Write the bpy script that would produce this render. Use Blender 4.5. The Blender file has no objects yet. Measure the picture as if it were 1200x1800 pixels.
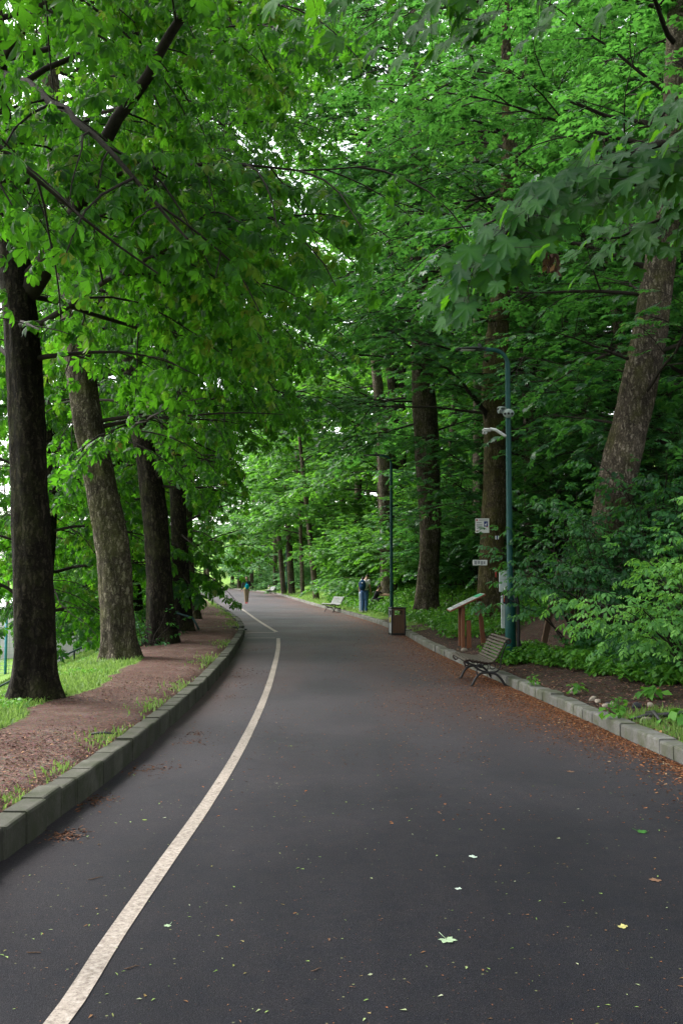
import bpy, math, random
import numpy as np
from mathutils import Vector

random.seed(7)
RNG = np.random.default_rng(7)
R_ = math.radians
scn = bpy.context.scene
col = scn.collection

# ------------------------------------------------------------------ camera
F = 1750.0                       # focal length in pixels of a 1200 x 1800 frame
PITCH = math.atan(115.0 / F)
EYE = np.array([0.0, 0.0, 1.7])
CP, SP = math.cos(PITCH), math.sin(PITCH)
def ray(px, py):
    a, b = (px - 600.0) / F, (900.0 - py) / F
    return np.array([a, CP - b * SP, SP + b * CP])
def G(px, py, z=0.0):            # surveyed point at height z
    d = ray(px, py)
    return EYE + d * ((z - EYE[2]) / d[2])
def at(px, py, Y):               # surveyed point at distance Y down the road
    d = ray(px, py)
    return EYE + d * (Y / d[1])
def proj(P):
    q = P - EYE
    dep = q[:, 1] * CP + q[:, 2] * SP
    up = -q[:, 1] * SP + q[:, 2] * CP
    dd = np.where(dep > 0.3, dep, 0.3)
    return 600 + F * q[:, 0] / dd, 900 - F * up / dd, dep
def seen(P, mx=380, top=520):
    x, y, d = proj(P)
    return (d > 0.8) & (x > -mx) & (x < 1200 + mx) & (y > -top) & (y < 2100)

cam_d = bpy.data.cameras.new('camera')
cam = bpy.data.objects.new('camera', cam_d); col.objects.link(cam)
cam.location = EYE
cam.rotation_euler = (math.pi / 2 + PITCH, 0, 0)
cam_d.sensor_fit = 'VERTICAL'; cam_d.sensor_height = 36.0; cam_d.sensor_width = 24.0
cam_d.lens = 35.0; cam_d.clip_end = 2000; cam_d.clip_start = 0.05
scn.camera = cam

# ------------------------------------------------------------------ tags
def tag(o, label=None, cat=None, group=None, kind=None):
    if label: o['label'] = label
    if cat: o['category'] = cat
    if group: o['group'] = group
    if kind: o['kind'] = kind
    return o
def empty(name, loc=(0, 0, 0), rz=0.0, label=None, cat=None, group=None):
    o = bpy.data.objects.new(name, None); col.objects.link(o)
    o.empty_display_size = 0.2
    o.location = tuple(loc); o.rotation_euler = (0, 0, rz)
    return tag(o, label, cat, group)

# ------------------------------------------------------------------ mesh accumulator
class Acc:
    def __init__(s):
        s.V = []; s.L = []; s.C = []; s.M = []; s.T = []; s.n = 0
    def raw(s, V, loops, tot, mat=0, tint=0.5):
        V = np.asarray(V, float).reshape(-1, 3)
        loops = np.asarray(loops, np.int64).ravel(); tot = np.asarray(tot, np.int64).ravel()
        s.V.append(V); s.L.append(loops + s.n); s.C.append(tot)
        s.M.append(np.full(len(tot), mat, np.int32))
        s.T.append(np.broadcast_to(np.asarray(tint, float), (len(V),)).copy())
        s.n += len(V)
    def faces(s, V, faces, mat=0, tint=0.5):
        s.raw(V, [i for f in faces for i in f], [len(f) for f in faces], mat, tint)
    def inst(s, tpl, P, Rm, S, tint, mat=0, vt=None):
        tv, loops, tot = tpl
        N = len(P)
        if N == 0: return
        n = len(tv)
        V = P[:, None, :] + np.einsum('nij,kj->nki', Rm, tv) * np.asarray(S)[:, None, None]
        off = (np.arange(N) * n)[:, None]
        s.raw(V.reshape(-1, 3), (loops[None, :] + off).ravel(), np.tile(tot, N), mat, np.repeat(tint, n) if vt is None else np.clip(np.asarray(tint)[:, None] + vt[None, :], 0, 1).ravel())
    def tube(s, P, r, sides=6, mat=0, tint=0.5, cap=True):
        P = np.asarray(P, float); n = len(P)
        r = np.broadcast_to(np.asarray(r, float), (n,))
        T = np.gradient(P, axis=0); T /= np.linalg.norm(T, axis=1)[:, None] + 1e-9
        ax = int(np.argmin(np.abs(T).max(axis=0))); ref = np.full(3, .07); ref[ax] = 1.0
        A = np.cross(T, ref); A /= np.linalg.norm(A, axis=1)[:, None] + 1e-9
        B = np.cross(T, A)
        th = np.linspace(0, 2 * math.pi, sides, endpoint=False)
        ring = P[:, None, :] + r[:, None, None] * (np.cos(th)[None, :, None] * A[:, None, :] + np.sin(th)[None, :, None] * B[:, None, :])
        i = np.arange(n - 1)[:, None] * sides; j = np.arange(sides)[None, :]; k = (j + 1) % sides
        q = np.stack([i + j, i + sides + j, i + sides + k, i + k], -1).reshape(-1)
        loops = list(q); tot = [4] * ((n - 1) * sides)
        if cap:
            loops += list(range(sides)); tot.append(sides)
            loops += list(range(n * sides - 1, (n - 1) * sides - 1, -1)); tot.append(sides)
        s.raw(ring.reshape(-1, 3), loops, tot, mat, tint)
    def box(s, c, size, rot=None, mat=0, tint=0.5, bev=0.0):
        x, y, z = [v / 2 for v in size]
        if bev <= 0:
            V = np.array([[a * x, b * y, d * z] for d in (-1, 1) for b in (-1, 1) for a in (-1, 1)], float)
            Fc = [(0, 2, 3, 1), (4, 5, 7, 6), (0, 1, 5, 4), (2, 6, 7, 3), (0, 4, 6, 2), (1, 3, 7, 5)]
        else:                      # chamfered box from its convex points
            b = min(bev, x * .9, y * .9, z * .9); V = []; idx = {}
            for sx in (-1, 1):
                for sy in (-1, 1):
                    for sz in (-1, 1):
                        for ax in range(3):
                            p = [sx * (x - b), sy * (y - b), sz * (z - b)]
                            p[ax] = (sx * x, sy * y, sz * z)[ax]
                            idx[(sx, sy, sz, ax)] = len(V); V.append(p)
            V = np.array(V, float); Fc = []
            for ax in range(3):
                o1, o2 = (ax + 1) % 3, (ax + 2) % 3
                for sg in (-1, 1):
                    f = []
                    for (u, w) in ((-1, -1), (1, -1), (1, 1), (-1, 1)):
                        k = [0, 0, 0]; k[ax] = sg; k[o1] = u; k[o2] = w
                        f.append(idx[(k[0], k[1], k[2], ax)])
                    Fc.append(tuple(f if sg > 0 else f[::-1]))
            for ax in range(3):      # edges along ax
                o1, o2 = (ax + 1) % 3, (ax + 2) % 3
                for s1 in (-1, 1):
                    for s2 in (-1, 1):
                        def kk(sa, face):
                            k = [0, 0, 0]; k[ax] = sa; k[o1] = s1; k[o2] = s2
                            return idx[(k[0], k[1], k[2], face)]
                        f = (kk(-1, o1), kk(1, o1), kk(1, o2), kk(-1, o2))
                        Fc.append(f if s1 * s2 > 0 else f[::-1])
            for sx in (-1, 1):
                for sy in (-1, 1):
                    for sz in (-1, 1):
                        f = tuple(idx[(sx, sy, sz, a)] for a in range(3))
                        Fc.append(f if sx * sy * sz > 0 else f[::-1])
        if rot is not None: V = V @ np.asarray(rot).T
        s.faces(V + np.asarray(c, float), Fc, mat, tint)
    def bar(s, a, b, w, h, mat=0, bev=0.0, up=(0, 0, 1)):   # box from a to b
        a = np.asarray(a, float); b = np.asarray(b, float); d = b - a; L = np.linalg.norm(d); d /= L
        u = np.asarray(up, float); sd = np.cross(d, u)
        if np.linalg.norm(sd) < 1e-3: sd = np.cross(d, np.array([1.0, 0, 0]))
        sd /= np.linalg.norm(sd); u = np.cross(sd, d)
        s.box((a + b) / 2, (w, L, h), np.stack([sd, d, u], 1), mat, bev=bev)
    def ell(s, c, r, seg=12, rings=8, mat=0, rot=None):
        V = []; 
        for i in range(rings + 1):
            t = math.pi * i / rings
            for j in range(seg):
                p = 2 * math.pi * j / seg
                V.append([r[0] * math.sin(t) * math.cos(p), r[1] * math.sin(t) * math.sin(p), r[2] * math.cos(t)])
        V = np.array(V)
        if rot is not None: V = V @ np.asarray(rot).T
        Fc = []
        for i in range(rings):
            for j in range(seg):
                k = (j + 1) % seg
                Fc.append((i * seg + j, (i + 1) * seg + j, (i + 1) * seg + k, i * seg + k))
        s.faces(V + np.asarray(c, float), Fc, mat)
    def build(s, name, mats, parent=None, smooth=True, link=True):
        me = bpy.data.meshes.new(name)
        if s.n:
            V = np.concatenate(s.V); L = np.concatenate(s.L); C = np.concatenate(s.C)
            me.vertices.add(len(V)); me.vertices.foreach_set('co', V.astype(np.float32).ravel())
            me.loops.add(len(L)); me.loops.foreach_set('vertex_index', L.astype(np.int32))
            me.polygons.add(len(C))
            st = np.zeros(len(C), np.int32); st[1:] = np.cumsum(C)[:-1]
            me.polygons.foreach_set('loop_start', st)
            me.polygons.foreach_set('loop_total', C.astype(np.int32))
            me.polygons.foreach_set('material_index', np.concatenate(s.M))
            me.polygons.foreach_set('use_smooth', np.full(len(C), smooth, bool))
            at_ = me.attributes.new('tint', 'FLOAT', 'POINT')
            at_.data.foreach_set('value', np.concatenate(s.T).astype(np.float32))
            me.update(calc_edges=True)
        for m in (mats if isinstance(mats, (list, tuple)) else [mats]): me.materials.append(m)
        if not link: return me
        o = bpy.data.objects.new(name, me); col.objects.link(o)
        if parent is not None: o.parent = parent
        return o
def link_mesh(name, me, parent=None):
    o = bpy.data.objects.new(name, me); col.objects.link(o)
    if parent is not None: o.parent = parent
    return o

# ------------------------------------------------------------------ materials
def new_mat(name):
    m = bpy.data.materials.new(name); m.use_nodes = True
    nt = m.node_tree; nt.nodes.clear()
    out = nt.nodes.new('ShaderNodeOutputMaterial')
    return m, nt, out
class NB:                          # node builder
    def __init__(s, nt): s.nt = nt
    def n(s, t, **kw):
        nd = s.nt.nodes.new(t)
        for k, v in kw.items():
            if k.startswith('i_'):
                nd.inputs[int(k[2:])].default_value = v
            else: setattr(nd, k, v)
        return nd
    def l(s, a, b): s.nt.links.new(a, b)
    def coord(s, scale=(1, 1, 1), kind='Object'):
        tc = s.n('ShaderNodeTexCoord'); mp = s.n('ShaderNodeMapping')
        mp.inputs['Scale'].default_value = scale
        s.l(tc.outputs[kind], mp.inputs[0]); return mp.outputs[0]
    def noise(s, v, scale, detail=4, rough=0.55, dist=0.0):
        nd = s.n('ShaderNodeTexNoise'); nd.inputs['Scale'].default_value = scale
        nd.inputs['Detail'].default_value = detail; nd.inputs['Roughness'].default_value = rough
        nd.inputs['Distortion'].default_value = dist
        s.l(v, nd.inputs['Vector']); return nd
    def voro(s, v, scale, feature='F1', rnd=1.0):
        nd = s.n('ShaderNodeTexVoronoi'); nd.feature = feature
        nd.inputs['Scale'].default_value = scale; nd.inputs['Randomness'].default_value = rnd
        s.l(v, nd.inputs['Vector']); return nd
    def ramp(s, f, stops, interp='LINEAR'):
        nd = s.n('ShaderNodeValToRGB'); cr = nd.color_ramp; cr.interpolation = interp
        while len(cr.elements) < len(stops): cr.elements.new(0.5)
        for e, (p, c) in zip(cr.elements, stops):
            e.position = p; e.color = (*c, 1) if not isinstance(c, float) else (c, c, c, 1)
        s.l(f, nd.inputs[0]); return nd.outputs[0]
    def mix(s, f, a, b, mode='MIX'):
        nd = s.n('ShaderNodeMix'); nd.data_type = 'RGBA'; nd.blend_type = mode
        for k, v in ((0, f), (6, a), (7, b)):
            if isinstance(v, (int, float)): nd.inputs[k].default_value = v
            elif isinstance(v, tuple): nd.inputs[k].default_value = (*v, 1)
            else: s.l(v, nd.inputs[k])
        return nd.outputs[2]
    def math(s, op, a, b=0.0, clamp=False):
        nd = s.n('ShaderNodeMath'); nd.operation = op; nd.use_clamp = clamp
        for k, v in ((0, a), (1, b)):
            if isinstance(v, (int, float)): nd.inputs[k].default_value = v
            else: s.l(v, nd.inputs[k])
        return nd.outputs[0]
    def attr(s, name):
        nd = s.n('ShaderNodeAttribute'); nd.attribute_name = name; return nd
    def bsdf(s, out, colr, rough=0.6, spec=0.5, bump=None, bstr=0.3, bdist=0.01, metal=0.0):
        p = s.n('ShaderNodeBsdfPrincipled')
        if isinstance(colr, tuple): p.inputs['Base Color'].default_value = (*colr, 1)
        else: s.l(colr, p.inputs['Base Color'])
        if isinstance(rough, (int, float)): p.inputs['Roughness'].default_value = rough
        else: s.l(rough, p.inputs['Roughness'])
        p.inputs['Specular IOR Level'].default_value = spec
        p.inputs['Metallic'].default_value = metal
        if bump is not None:
            b = s.n('ShaderNodeBump'); b.inputs['Strength'].default_value = bstr; b.inputs['Distance'].default_value = bdist
            s.l(bump, b.inputs['Height']); s.l(b.outputs[0], p.inputs['Normal'])
        if out is not None: s.l(p.outputs[0], out.inputs[0])
        return p

def leaf_mat(name, stops, trans=(0.16, 0.36, 0.02), tf=0.4, rough=0.42, spec=0.5):
    m, nt, out = new_mat(name); b = NB(nt)
    a = b.attr('tint'); c = b.ramp(a.outputs['Fac'], stops)
    p = b.bsdf(None, c, rough, spec)
    t = b.n('ShaderNodeBsdfTranslucent')
    tc = b.mix(0.55, c, trans, 'MIX'); b.l(tc, t.inputs[0])
    mx = b.n('ShaderNodeMixShader'); mx.inputs[0].default_value = tf
    b.l(p.outputs[0], mx.inputs[1]); b.l(t.outputs[0], mx.inputs[2]); b.l(mx.outputs[0], out.inputs[0])
    return m
def bark_mat(name, dark, light, moss=(0.05, 0.07, 0.015), moss_amt=0.4, zs=0.30, scale=16.0):
    m, nt, out = new_mat(name); b = NB(nt)
    v = b.coord((1, 1, zs)); v2 = b.coord((1, 1, 1))
    w = b.noise(v2, 7.0, 4, 0.7)
    vd = b.mix(0.16, v, w.outputs['Color'], 'ADD')
    cr = b.voro(vd, scale, 'DISTANCE_TO_EDGE'); n1 = b.noise(vd, scale * 1.1, 7, 0.75)
    n2 = b.noise(v2, 1.6, 5, 0.65); n3 = b.noise(v2, 45, 5, 0.75)
    crk = b.ramp(cr.outputs['Distance'], [(0.0, 0.0), (0.30, 1.0)])
    h = b.math('ADD', b.math('MULTIPLY', crk, 0.35), b.math('MULTIPLY', n1.outputs['Fac'], 1.0))
    f = b.math('ADD', b.math('MULTIPLY', h, 0.58), b.math('MULTIPLY', n3.outputs['Fac'], 0.35))
    c = b.ramp(f, [(0.42, tuple(x * 0.30 for x in dark)), (0.60, dark), (0.82, light)])
    pt = b.ramp(n2.outputs['Fac'], [(0.35, 0.5), (0.7, 1.3)])
    c = b.mix(1.0, c, pt, 'MULTIPLY')
    mk = b.noise(v2, 2.3, 6, 0.7)
    mf = b.ramp(mk.outputs['Fac'], [(0.62 - moss_amt * 0.35, 0.0), (0.82 - moss_amt * 0.25, 0.8)])
    mf = b.math('MULTIPLY', mf, b.ramp(n1.outputs['Fac'], [(0.35, 0.2), (0.6, 1.0)]))
    c = b.mix(mf, c, moss)
    b.bsdf(out, c, 0.95, 0.12, f, 1.0, 0.05)
    return m
def plain(name, c, rough=0.5, spec=0.5, var=0.25, scale=20, metal=0.0, bump=0.0, bdist=0.004, stretch=(1, 1, 1)):
    m, nt, out = new_mat(name); b = NB(nt)
    v = b.coord(stretch); n = b.noise(v, scale, 5, 0.65)
    cc = b.ramp(n.outputs['Fac'], [(0.3, tuple(x * (1 - var) for x in c)), (0.7, tuple(min(1, x * (1 + var)) for x in c))])
    b.bsdf(out, cc, rough, spec, n.outputs['Fac'] if bump else None, bump, bdist, metal)
    return m

G1, G2, G3 = (0.018, 0.055, 0.010), (0.038, 0.115, 0.014), (0.085, 0.205, 0.022)
M = {}
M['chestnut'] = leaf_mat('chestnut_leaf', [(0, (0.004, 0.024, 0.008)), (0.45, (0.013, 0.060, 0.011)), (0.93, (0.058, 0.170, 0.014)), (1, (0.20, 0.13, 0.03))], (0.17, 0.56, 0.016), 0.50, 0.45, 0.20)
M['maple'] = leaf_mat('maple_leaf', [(0, (0.010, 0.042, 0.020)), (0.5, (0.028, 0.105, 0.044)), (0.95, (0.075, 0.21, 0.058)), (1, (0.2, 0.2, 0.04))], (0.16, 0.54, 0.040), 0.40, 0.34, 0.5)
M['far_leaf'] = leaf_mat('far_leaf', [(0, (0.016, 0.060, 0.020)), (0.5, (0.046, 0.145, 0.032)), (1, (0.11, 0.26, 0.05))], (0.24, 0.64, 0.03), 0.42, 0.5, 0.25)  # lighter leaf colour stands in for brighter, hazier light far off
M['hazy_leaf'] = leaf_mat('hazy_leaf', [(0, (0.04, 0.10, 0.05)), (0.5, (0.07, 0.18, 0.07)), (1, (0.14, 0.30, 0.09))], (0.22, 0.54, 0.08), 0.42, 0.5, 0.2)  # distance haze put into the leaf colour
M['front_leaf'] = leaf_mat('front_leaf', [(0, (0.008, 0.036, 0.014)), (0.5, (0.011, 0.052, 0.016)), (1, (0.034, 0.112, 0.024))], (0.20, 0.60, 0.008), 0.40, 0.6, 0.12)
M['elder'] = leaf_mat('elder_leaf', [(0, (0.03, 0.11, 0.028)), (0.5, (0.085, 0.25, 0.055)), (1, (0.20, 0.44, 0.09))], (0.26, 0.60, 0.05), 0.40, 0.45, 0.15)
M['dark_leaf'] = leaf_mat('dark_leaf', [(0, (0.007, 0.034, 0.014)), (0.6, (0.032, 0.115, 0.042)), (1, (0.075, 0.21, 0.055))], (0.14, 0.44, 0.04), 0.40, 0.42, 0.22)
M['weed'] = leaf_mat('weed_leaf', [(0, (0.018, 0.075, 0.012)), (0.5, (0.055, 0.185, 0.022)), (1, (0.13, 0.33, 0.04))], (0.2, 0.5, 0.03), 0.35, 0.45, 0.25)
M['grass'] = leaf_mat('grass_blade', [(0, (0.06, 0.12, 0.025)), (0.5, (0.125, 0.225, 0.045)), (1, (0.26, 0.34, 0.11))], (0.28, 0.46, 0.08), 0.35, 0.5, 0.3)
M['litter'] = leaf_mat('leaf_litter', [(0, (0.035, 0.018, 0.010)), (0.45, (0.155, 0.063, 0.030)), (0.8, (0.31, 0.115, 0.042)), (0.95, (0.48, 0.20, 0.075)), (1, (0.45, 0.37, 0.22))], (0.3, 0.1, 0.03), 0.1, 0.75, 0.25)
M['mulch'] = leaf_mat('mulch_bits', [(0, (0.05, 0.026, 0.019)), (0.5, (0.118, 0.062, 0.045)), (0.9, (0.22, 0.13, 0.10)), (1, (0.40, 0.21, 0.09))], (0.1, 0.05, 0.03), 0.05, 0.85, 0.2)
M['scrap'] = leaf_mat('leaf_scraps', [(0, (0.10, 0.045, 0.02)), (0.4, (0.22, 0.10, 0.04)), (0.6, (0.14, 0.24, 0.05)), (0.9, (0.25, 0.36, 0.10)), (1, (0.42, 0.44, 0.3))], (0.3, 0.4, 0.1), 0.15, 0.6, 0.3)
M['bark_dark'] = bark_mat('bark_dark', (0.020, 0.016, 0.011), (0.080, 0.066, 0.046), moss=(0.040, 0.045, 0.012), moss_amt=0.40)
M['bark_grey'] = bark_mat('bark_grey', (0.085, 0.070, 0.050), (0.36, 0.315, 0.245), moss=(0.075, 0.08, 0.02), moss_amt=0.5)
M['bark_brown'] = bark_mat('bark_brown', (0.125, 0.100, 0.076), (0.46, 0.39, 0.31), moss=(0.075, 0.078, 0.014), moss_amt=0.5)
M['bark_mossy'] = bark_mat('bark_mossy', (0.075, 0.058, 0.042), (0.32, 0.26, 0.20), moss=(0.085, 0.082, 0.014), moss_amt=0.85)
M['twig'] = plain('twig_bark', (0.022, 0.018, 0.013), 0.9, 0.2, 0.4, 12)
M['green_paint'] = plain('teal_green_paint', (0.007, 0.060, 0.054), 0.5, 0.3, 0.18, 6)
M['blue_paint'] = plain('faded_blue_paint', (0.04, 0.22, 0.30), 0.5, 0.4, 0.15, 6)
M['rail_paint'] = plain('dark_rail_paint', (0.010, 0.030, 0.028), 0.7, 0.2, 0.3, 8)
M['lamp_dark'] = plain('dark_grey_metal', (0.02, 0.024, 0.024), 0.5, 0.5, 0.2, 8)
M['iron'] = plain('cast_iron', (0.012, 0.011, 0.011), 0.55, 0.5, 0.3, 30, bump=0.2)
M['rust_iron'] = plain('rusty_iron_strip', (0.035, 0.016, 0.012), 0.65, 0.4, 0.4, 30, bump=0.2)
M['slat'] = plain('weathered_slat', (0.062, 0.050, 0.036), 0.7, 0.3, 0.45, 14, bump=0.3, stretch=(6, 0.5, 6))
M['slat_pale'] = plain('pale_glare_slat', (0.19, 0.19, 0.19), 0.55, 0.4, 0.2, 14, stretch=(6, 0.5, 6))  # pale tone paints the glare on the slats of the farther benches
M['bin_wood'] = plain('varnished_bin_wood', (0.105, 0.050, 0.022), 0.5, 0.5, 0.4, 10, bump=0.2, stretch=(8, 8, 0.6))
M['bin_metal'] = plain('dark_bin_metal', (0.02, 0.017, 0.015), 0.5, 0.5, 0.3, 15)
M['bin_pale'] = plain('pale_grey_sheet', (0.32, 0.33, 0.33), 0.45, 0.5, 0.12, 12)
M['orange_wood'] = plain('orange_bin_wood', (0.42, 0.15, 0.06), 0.55, 0.4, 0.25, 10)
M['post_wood'] = plain('brown_stained_wood', (0.16, 0.055, 0.020), 0.6, 0.4, 0.35, 9, bump=0.2, stretch=(7, 7, 0.7))
M['old_wood'] = plain('old_plank_wood', (0.10, 0.062, 0.040), 0.85, 0.2, 0.4, 9, bump=0.3, stretch=(6, 6, 0.8))
M['white'] = plain('white_sheet', (0.70, 0.70, 0.68), 0.5, 0.4, 0.06, 12)
M['box_grey'] = plain('grey_green_box', (0.28, 0.33, 0.31), 0.5, 0.4, 0.1, 12)
M['ink'] = plain('dark_ink', (0.03, 0.035, 0.05), 0.6, 0.3, 0.1, 20)
M['grey_ink'] = plain('grey_ink', (0.28, 0.29, 0.30), 0.6, 0.3, 0.1, 20)
M['red_ink'] = plain('red_ink', (0.5, 0.06, 0.05), 0.6, 0.3, 0.1, 20)
M['blue_ink'] = plain('blue_ink', (0.015, 0.035, 0.18), 0.6, 0.3, 0.1, 20)
M['green_ink'] = plain('green_ink', (0.03, 0.30, 0.14), 0.6, 0.3, 0.1, 20)
M['yellow_ink'] = plain('yellow_ink', (0.45, 0.42, 0.08), 0.6, 0.3, 0.1, 20)
M['stone'] = plain('pale_stone', (0.30, 0.25, 0.20), 0.85, 0.2, 0.3, 14, bump=0.5)
M['dark_stone'] = plain('dark_stone', (0.05, 0.05, 0.055), 0.8, 0.3, 0.3, 14, bump=0.5)
M['concrete'] = plain('pale_concrete', (0.42, 0.41, 0.40), 0.85, 0.2, 0.12, 3, bump=0.2)
M['rubber'] = plain('black_rubber', (0.012, 0.012, 0.014), 0.6, 0.4, 0.2, 20)
M['glass'] = plain('lamp_lens', (0.55, 0.56, 0.55), 0.2, 0.5, 0.03, 5)
M['board_face'] = plain('printed_board_face', (0.48, 0.50, 0.48), 0.35, 0.5, 0.2, 16)

# ------------------------------------------------------------------ road lines
def herm(pts):
    P = np.array(pts, float); y, x = P[:, 0], P[:, 1]
    m = np.gradient(x, y)
    def f(t):
        t = np.asarray(t, float); k = np.clip(np.searchsorted(y, t) - 1, 0, len(y) - 2)
        h = y[k + 1] - y[k]; u = (t - y[k]) / h
        r = (2*u**3 - 3*u**2 + 1)*x[k] + (u**3 - 2*u**2 + u)*h*m[k] + (-2*u**3 + 3*u**2)*x[k+1] + (u**3 - u**2)*h*m[k+1]
        lo = x[0] + (t - y[0]) * m[0]; hi = x[-1] + (t - y[-1]) * m[-1]
        return np.where(t < y[0], lo, np.where(t > y[-1], hi, r))
    return f
XL = herm([(-5, -2.16), (3, -2.1), (5.9, -2.03), (8.9, -1.94), (11.4, -1.94), (14.5, -1.99), (19.2, -2.18), (23.8, -2.45), (29.75, -2.88), (36, -3.62), (42.5, -4.6), (54, -6.5), (66, -8.4), (90, -12.4), (119, -17.4), (150, -25), (200, -42), (300, -85)])
XR = herm([(-5, 3.6), (3, 3.36), (9.2, 3.09), (11, 2.97), (12.8, 2.85), (15, 2.68), (16.2, 2.58), (20.4, 2.3), (24, 2.08), (30.4, 1.82), (38, 1.2), (48, 0.0), (60, -1.6), (75, -3.4), (90, -5.2), (106, -7.2), (119, -9.8), (150, -17), (200, -34), (300, -77)])

def smooth(a, b, x):
    t = np.clip((x - a) / (b - a), 0, 1); return t * t * (3 - 2 * t)
_NG = np.random.default_rng(3).random((64, 64))
def vnoise(x, y, s=1.0):
    x = np.asarray(x, float) * s; y = np.asarray(y, float) * s
    xi = np.floor(x).astype(int); yi = np.floor(y).astype(int); fx = x - xi; fy = y - yi
    fx = fx * fx * (3 - 2 * fx); fy = fy * fy * (3 - 2 * fy)
    g = lambda a, b: _NG[a % 64, b % 64]
    return (g(xi, yi)*(1-fx) + g(xi+1, yi)*fx)*(1-fy) + (g(xi, yi+1)*(1-fx) + g(xi+1, yi+1)*fx)*fy
def fbm(x, y, s=1.0):
    return 0.55*vnoise(x, y, s) + 0.3*vnoise(x+17.3, y+5.1, s*2.1) + 0.15*vnoise(x+3.3, y+29.1, s*4.3)

def H(x, y):                      # ground height off the road
    x = np.asarray(x, float); y = np.asarray(y, float)
    u = XL(y) - x; s = x - XR(y)
    # left verge, then a grass slope that falls to a lower yard
    t = np.maximum(u - 2.0, 0)
    zl = 0.185 + 0.03*np.sin(u*1.4) - np.where(t < 1.2, 0.17*t*t, 0.2448 + 0.408*(t-1.2))
    low = -3.6
    zl = np.where(zl < low + 0.8, low + 0.8*np.exp((zl - low - 0.8)/0.8), zl)
    zl = zl + (fbm(x, y, 0.9) - 0.5)*0.07*smooth(0.3, 1.2, u)
    # right bank
    b = np.maximum(s - 0.2, 0)
    zr = 0.125 + 0.11*np.minimum(b, 1.0) + 0.30*np.maximum(b - 1.0, 0)*smooth(0.8, 3.0, b) + 0.0
    zr = np.where(b > 14, 0.125 + 0.11 + 0.30*13 + 0.36*(b - 14), zr)
    zr = np.minimum(zr, 16 + 0*zr)
    zr = zr + (fbm(x+40, y, 0.8) - 0.5)*0.22*smooth(0.3, 1.6, s) + (fbm(x, y+9, 3.0) - 0.5)*0.06*smooth(0.2, 0.6, s)
    return np.where(u > 0, zl, np.where(s > 0, zr, 0.0))
def Hs(x, y): return float(H(np.array([x]), np.array([y]))[0])

# ------------------------------------------------------------------ ground
def ys_rows():
    a = [-8.0]
    while a[-1] < 420:
        y = a[-1]
        a.append(y + (0.9 if y < 3 else 0.16 if y < 22 else 0.3 if y < 40 else 0.8 if y < 80 else 2.0 if y < 160 else 12.0))
    return np.array(a)
rows = ys_rows()
offL = np.concatenate([[400, 250, 150, 100, 70, 50, 38, 30, 24, 20, 17, 15], np.arange(13.5, 6, -0.5), np.arange(6, 0.14, -0.12)])
offR = np.concatenate([np.arange(0.14, 7, 0.12), np.arange(7, 16, 0.5), [17, 19, 22, 26, 30, 36, 44, 60, 90, 150, 250, 400]])
xl_, xr_ = XL(rows), XR(rows)
X = np.concatenate([xl_[:, None] - offL[None, :], (xl_ + 0.02)[:, None], (xr_ - 0.02)[:, None], xr_[:, None] + offR[None, :]], 1)
Yg = np.repeat(rows[:, None], X.shape[1], 1)
Z = H(X, Yg)
nl = len(offL); Z[:, nl:nl+2] = -0.06
Z[:, nl-1] = 0.16; Z[:, nl+2] = 0.10
nr, nc = X.shape
ii = (np.arange(nr-1)[:, None]*nc + np.arange(nc-1)[None, :])
gq = np.stack([ii, ii+1, ii+nc+1, ii+nc], -1).reshape(-1)
def grass_mask(x, y):              # 0..1 amount of grass
    u = XL(y) - x; s = x - XR(y)
    n = fbm(x+7, y+3, 0.55); n2 = fbm(x, y, 2.2)
    edge = 1.5 + (n - 0.5)*0.9 + 0.75*smooth(17.5, 22, y)
    gl = smooth(edge - 0.12, edge + 0.25, u)
    tuft = smooth(0.60, 0.72, fbm(x*0.3+11, y+2, 0.75)) * smooth(0.75, 0.3, u) * smooth(0.45, 0.6, n2 + 0.1)
    far = smooth(40, 60, y) * smooth(0.9, 0.3, u) * 0.7
    gl = np.maximum(gl, np.maximum(tuft, far)); gl = np.maximum(gl, smooth(62, 75, y)*smooth(.2, .5, u))
    patch = smooth(1.25, 0.75, s + 0.9*(n2 - 0.5)) * smooth(12.0, 11.2, y)
    fargr = np.maximum(smooth(32, 44, y + 3*(n2-.5)) * smooth(4.0, 2.5, s), smooth(65, 80, y))
    mid = smooth(0.55, 0.64, n) * smooth(24, 29, y) * smooth(3, 1.5, s)
    gr = np.maximum(np.maximum(patch, fargr), mid)
    return np.where(u > 0, gl, np.where(s > 0, gr, 0))
gmask = grass_mask(X, Yg)
ground = Acc(); ground.raw(np.stack([X, Yg, Z], -1).reshape(-1, 3), gq, [4]*((nr-1)*(nc-1)), 0, gmask.reshape(-1))
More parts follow.
